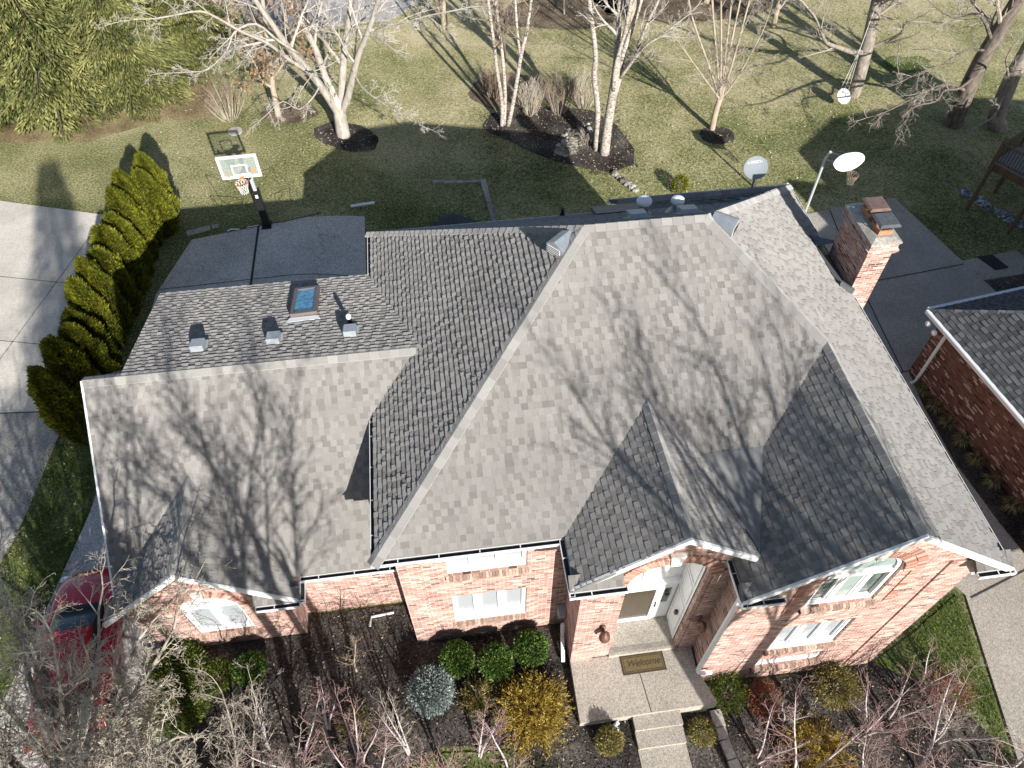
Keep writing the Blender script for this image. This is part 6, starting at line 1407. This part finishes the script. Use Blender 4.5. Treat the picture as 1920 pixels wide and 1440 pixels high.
# vase-shaped burning bushes behind the birches
def vase(x, y, h, r, n, seed, mat_s, mat_t, name, label, cat='shrub', group=None, kids=5, rs=0.016, spread=0.55):
    rg = random.Random(seed); t = thing(name, label, cat, (x,y,T(x,y)), 0, group); st = MB(); tw = MB(); out = []; c = cfg(levels=2, kids=[kids,kids,4], seg=[0.3,0.25,0.2], rmin=0.005, tropism=[0.12,0.10,0.06], angle=[24,28,30], ratio=[0.55,0.5,0.45], wander=[.06,.1,.14], start=[0.35,0.3,0.2])
    for _ in range(n):
        a = rg.uniform(0,6.28); q = math.sqrt(rg.random()); d = Vector((math.cos(a)*q*spread, math.sin(a)*q*spread, 1)).normalized()
        grow(rg, Vector((math.cos(a)*q*r*0.35, math.sin(a)*q*r*0.35, 0)), d, h*rg.uniform(0.7,1.0)*0.75, rs*rg.uniform(0.7,1.2), 0, c, out)
    for lv, pts, rad in out: (st if lv == 0 else tw).tube(pts, rad, 5 if lv == 0 else 3, cap=False)
    st.build('stem', mat_s, t); tw.build('twigs', mat_t, t); return t
G_ = 'upright bare bushes behind the birches'
vase(5.15,33.9,2.1,0.9,46,1,M['twig_tan'],M['twig_tan'],'bare_bush','bare upright bush of pale stems, next to the left birch clump',group=G_)
vase(6.6,33.8,2.4,0.9,50,2,M['twig_tan'],M['twig_brown'],'bare_bush','bare upright bush of pale stems, the middle one of three',group=G_)
vase(8.0,34.2,2.1,0.9,46,3,M['twig_tan'],M['twig_tan'],'bare_bush','bare upright bush of pale stems, nearest the large birch',group=G_)
vase(3.6,35.6,2.0,1.0,40,4,M['twig_brown'],M['twig_brown'],'bare_bush','dark reddish bare bush behind the left birch clump',group=G_)
vase(-9.3,33.0,1.9,1.0,34,5,M['twig_tan'],M['twig_brown'],'bare_bush','sprawling dry bush at the right foot of the spruces',spread=0.9,group=G_)
vase(7.6,31.0,0.9,0.5,26,6,M['twig_grey'],M['twig_grey'],'bare_bush','small dark twiggy bush at the foot of the large birch',spread=0.9,group=G_)
vase(22.8,18.3,1.5,0.7,30,7,M['twig_brown'],M['twig_brown'],'bare_bush',"dark bare bush behind the neighbour's garage roof",spread=0.7,group=G_)
# front garden: saplings and red-twig shrubs
def sapling(x, y, h, seed, bark, twig, label, lean=(0,0), n=1, kids=14, ln=0.32, name='red_twig_tree', group='bare red-twig trees in the front bed', c=None):
    rg = random.Random(seed); L = []
    for k in range(n):
        a = rg.uniform(0,6.28); q = 0.5*h*(0 if n == 1 else 0.45)
        P = [(0.05*math.cos(a),0.05*math.sin(a),-0.1),(lean[0]*0.3+q*0.4*math.cos(a),lean[1]*0.3+q*0.4*math.sin(a),h*0.35),(lean[0]*0.7+q*math.cos(a),lean[1]*0.7+q*math.sin(a),h*0.7),(lean[0]+q*1.4*math.cos(a),lean[1]+q*1.4*math.sin(a),h)]
        L.append((P, (0.022+0.006*h,0.008), kids, 0.2, h*ln))
    return tree(name, label, 'tree', (x,y,T(x,y)), L, c or cfg(kids=[6,4,3,3], levels=3, rmin=0.004, angle=[48,42,40,38], tropism=[0.08,0.06,0.04,0.03], wander=[.12,.14,.18,.2], rratio=0.6, seg=[.3,.2,.15,.1]), seed, bark, twig, group)
sapling(-3.35,6.55,1.7,201,M['tan_bark'],M['twig_brown'],'small crooked bare tree in the bed in front of the low brick wall',(0.3,0.1),1,12,0.35,name='crooked_sapling')
sapling(-1.2,3.9,2.6,202,M['twig_lav'],M['twig_red'],'thin red-twigged tree at the bottom edge below the blue spruce',(0.1,0.3),2,15,0.36)
sapling(-4.6,4.3,2.6,203,M['twig_lav'],M['twig_red'],'thin red-twigged tree at the bottom edge left of the blue spruce',(0.2,0.4),3,12,0.34)
sapling(-2.9,3.4,2.3,204,M['twig_lav'],M['twig_red'],'cluster of reddish stems at the bottom edge between two thin trees',(0.0,0.4),3,11,0.34)
sapling(0.35,3.7,2.1,205,M['twig_lav'],M['twig_red'],'thin red-twigged tree at the bottom edge in front of the golden cypress',(0.2,0.3),2,12,0.36)
sapling(7.3,2.7,3.0,206,M['twig_lav'],M['twig_red'],'bare red-twig tree over the golden cypress on the right',(0.0,0.5),2,11,0.34)
sapling(8.9,2.4,3.4,207,M['twig_lav'],M['twig_red'],'tallest bare red-twig tree right of the front steps',(0.2,0.6),3,11,0.34)
sapling(10.6,2.6,3.0,208,M['twig_lav'],M['twig_red'],'bare red-twig tree near the grass strip at the lower right',(0.3,0.5),2,11,0.34)
sapling(12.3,2.2,4.6,209,M['twig_lav'],M['twig_grey'],'bare silvery tree at the right edge over the side driveway',(0.8,0.9),3,14,0.33)
for k, (x, y, h, n_) in enumerate([(-5.4,4.9,1.5,4),(-4.0,5.2,1.3,3),(-3.2,4.3,1.9,4),(-2.0,4.4,1.7,3),(-0.4,4.1,1.5,3),(6.6,3.4,1.8,4),(7.6,4.2,1.3,3),(9.6,3.7,2.0,4),(10.4,3.9,1.6,3),(11.4,3.3,2.2,4),(11.6,4.6,1.3,3)]):
    sapling(x,y,h,220+k,M['twig_lav'],M['twig_red'] if k % 3 else M['twig_grey'],['low bare twigs beside the path near the lower left','low bare twigs in the middle of the left bed','bare reddish stems left of the blue spruce','bare reddish stems below the blue spruce','bare twigs between the blue spruce and the golden cypress','bare stems right of the stone border','low bare twigs behind the right golden cypress','bare reddish stems in the middle of the right bed','low bare twigs below the tan shrub on the right','bare reddish stems close to the grass strip','low bare twigs touching the grass strip'][k],(0.1,0.2),n_,8,0.4,name='bare_shrub',group='low bare shrubs in the front bed')
# the large bare tree whose crown fills the lower left corner
b9 = (-9.0,3.9,0.0)
rg = random.Random(77); L9 = [([(0,0,-0.2),(0.1,0.1,1.0),(0.15,0.2,1.9)], (0.26,0.2), 0, 0.5, 1)]
for k in range(23):
    a = k*2.399+0.4; q = rg.uniform(0.7,1.0); e = rg.uniform(0.75,1.5)
    P = [(0.15,0.2,1.6+0.05*k*0.5)]; d = Vector((math.cos(a)*q, math.sin(a)*q, e)).normalized(); p = Vector(P[0])
    for s in range(4): d = (d+Vector((0,0,-0.04))+unit(rg)*0.15).normalized(); p = p+d*1.15; P.append(tuple(p))
    L9.append((P, (0.085,0.02), 17, 0.10, 1.5))
tree('spreading_tree', 'large bare tree with mossy grey branches filling the lower left corner', 'tree', b9, L9, cfg(kids=[7,6,5,4], levels=4, rmin=0.0052, wander=[.2,.26,.3,.34], tropism=[0.05,0.03,0.0,0.0], angle=[50,50,48,45], seg=[.35,.25,.18,.12], rratio=0.55), 78, M['grey_bark'], M['twig_tan'])
b10 = (-5.9,3.7,0.0)
L10 = []
for k in range(8):
    a = k*2.399; P = [(0,0,-0.1)]; d = Vector((math.cos(a)*0.75, math.sin(a)*0.75+0.15, 1.1)).normalized(); p = Vector(P[0])
    for s in range(4): d = (d+unit(rg)*0.14).normalized(); p = p+d*0.75; P.append(tuple(p))
    L10.append((P, (0.045,0.012), 12, 0.2, 1.1))
tree('spreading_tree', 'smaller bare grey tree over the bed right of the red car', 'tree', b10, L10, cfg(kids=[6,5,5,4], levels=4, rmin=0.0042, wander=[.2,.26,.3,.34], tropism=[0.05,0.03,0,0], angle=[50,50,48,45], seg=[.3,.22,.15,.1]), 79, M['grey_bark'], M['twig_grey'])
# big street-side trees in front of the house, below the picture: their shadows lie on the roof
def shade_tree(x, y, h, fork, r, seed, label, spread=0.36, nl=9, ln=2.4, lean=0.0):
    rg = random.Random(seed); base = (x,y,T(x,y)); L = [([(0,0,-0.2),(0.05,0,fork*0.5),(0,0.1,fork)], (r,r*0.8), 0, .5, 1)]
    for k in range(nl):
        a = k*2.399+seed; d = Vector((math.cos(a)*spread*rg.uniform(0.7,1.3)+lean, math.sin(a)*spread*0.8, 1)).normalized(); p = Vector((0,0.1,fork-0.32*k)); P = [tuple(p)]; ll = (h-fork)/4
        for s in range(4): d = (d+unit(rg)*0.07+Vector((0,0,0.05))).normalized(); p = p+d*ll; P.append(tuple(p))
        L.append((P, (r*0.30,r*0.055), 10, 0.15, ln))
    tree('shade_tree', label, 'tree', base, L, cfg(kids=[6,5,4,4], levels=3, rmin=0.009, rratio=0.5, angle=[34,36,36,36], tropism=[0.08,0.08,0.06,0.05], seg=[.6,.4,.3,.2]), seed, M['grey_bark'], M['twig_grey'], 'tall bare trees in the front yard')
shade_tree(9.3,-2.5,15.6,9.8,0.20,301,'tall bare tree in the front yard before the right gable',nl=10,ln=2.1,spread=0.38)
shade_tree(7.7,-2.5,14.6,9.2,0.27,305,'thick bare tree in the front yard right of the front steps',nl=8,ln=1.9,spread=0.36)
shade_tree(-2.5,-1.5,12.6,7.8,0.15,302,'bare tree in the front yard before the garage, left one of three close trunks',nl=5,ln=1.7,spread=0.36)
shade_tree(-1.9,-1.2,12.4,8.2,0.12,304,'bare tree in the front yard, middle one of three close trunks',nl=4,ln=1.6,spread=0.38)
shade_tree(-1.3,-1.7,12.0,7.4,0.12,306,'bare tree in the front yard, right one of three close trunks',nl=4,ln=1.6,spread=0.38)
shade_tree(-4.9,-1.6,12.8,8.6,0.17,303,'bare tree in the front yard before the left end of the garage',nl=6,ln=1.8,spread=0.36)

def high_pine(x, y, z0, h, r, seed, label):
    t = thing('pine_tree', label, 'pine', (x,y,T(x,y)), 0, None); a, b = spruce(seed, h, r, 170, 0.55)
    a.v = [(p[0],p[1],p[2]+z0) for p in a.v]; b.v = [(p[0],p[1],p[2]+z0) for p in b.v]; b.tube([(0,0,-0.2),(0.1,0,z0*0.5),(0,0,z0+0.5)], [0.3,0.26,0.2], 8)
    b.build('trunk', M['oak_bark'], t); a.build('crown', M['spruce_leaf'], t)
high_pine(-3.3,-12.0,13.0,8.2,2.2,70,'tall pine with a high crown in the front yard')
# ================================================================= RED CAR
car = thing('parked_car', 'red car parked on the drive at the lower left behind bare branches', 'car', (-10.15,7.75,0.045), R(4))
# loft of cross sections along y (front of the car towards +y)
sec = [(-2.28,0.62,0.40,0.78),(-2.15,0.82,0.30,0.95),(-1.7,0.88,0.28,1.02),(-0.6,0.90,0.26,1.00),(0.6,0.90,0.26,0.98),(1.2,0.89,0.28,0.95),(1.8,0.86,0.30,0.86),(2.12,0.74,0.32,0.72),(2.26,0.50,0.36,0.60)]
def carsec(y, w_, zb, zt):
    return [(-w_*0.92,y,zb),(-w_,y,zb+0.15),(-w_*1.0,y,zt-0.22),(-w_*0.93,y,zt-0.05),(-w_*0.72,y,zt),(0,y,zt+0.03),(w_*0.72,y,zt),(w_*0.93,y,zt-0.05),(w_*1.0,y,zt-0.22),(w_,y,zb+0.15),(w_*0.92,y,zb)]
def loft(mb, S, close=True):
    i0 = len(mb.v); n = len(S[0])
    for s in S: mb.v += s
    for i in range(len(S)-1):
        for j in range(n-1 if not close else n): a = i0+i*n+j; b = i0+i*n+(j+1)%n; mb.f.append((a,b,b+n,a+n)); mb.t.append(.5); mb.m.append(0)
    mb.f.append(tuple(i0+j for j in range(n))); mb.t.append(.5); mb.m.append(0)
    e = i0+(len(S)-1)*n; mb.f.append(tuple(reversed([e+j for j in range(n)]))); mb.t.append(.5); mb.m.append(0)
def subsurf(o, lv=2):
    md = o.modifiers.new('subdivision', 'SUBSURF'); md.levels = lv; md.render_levels = lv
mb = MB(); loft(mb, [carsec(*s) for s in sec]); o = mb.build('body', M['car'], car, smooth=True); subsurf(o)
mb = MB(); loft(mb, [[(-w_,y,0.9),(-w_*0.8,y,zt-0.06),(-w_*0.55,y,zt),(w_*0.55,y,zt),(w_*0.8,y,zt-0.06),(w_,y,0.9)] for y, w_, zt in ((-1.95,0.70,0.98),(-1.35,0.76,1.36),(-0.5,0.78,1.45),(0.25,0.76,1.41),(1.10,0.72,0.99))]); o = mb.build('windows', M['car_glass'], car, smooth=True); subsurf(o, 1)
mb = MB(); loft(mb, [[(-w_,y,zt-0.035),(-w_*0.6,y,zt),(w_*0.6,y,zt),(w_,y,zt-0.035)] for y, w_, zt in ((-1.32,0.58,1.37),(-0.9,0.62,1.43),(-0.5,0.63,1.455),(0.0,0.62,1.44),(0.28,0.58,1.41))]); mb.build('roof', M['car'], car, smooth=True)
for x in (-1,1):
    for y in (-1.4,1.38):
        mb = MB(); mb.lathe((0,0,0), [(0.22,-0.11),(0.33,-0.10),(0.345,0),(0.33,0.10),(0.22,0.11)], 20); mb.v = [(x*0.80+c_, y+a_, 0.345+b_) for a_,b_,c_ in mb.v]; wh = mb.build('wheel', M['tyre'], car)
        mb = MB(); mb.lathe((0,0,0), [(0.05,-0.02),(0.21,0.0),(0.21,0.02),(0.05,0.03)], 14); mb.v = [(x*(0.905)+c_*x, y+a_, 0.345+b_) for a_,b_,c_ in mb.v]; mb.build('rim', M['metal'], car, smooth=False)
    mb = MB(); mb.box((x*0.52,-2.24,0.62),(x*0.84,-2.10,0.80)); mb.build('tail_lamp', M['lamp_red'], car)
    mb = MB(); mb.box((x*0.50,2.02,0.56),(x*0.78,2.16,0.70)); mb.build('headlight', M['lamp_clear'], car)
    mb = MB(); mb.box((x*0.90,0.72,0.92),(x*1.06,0.86,1.04)); mb.build('wing_mirror', M['car'], car)
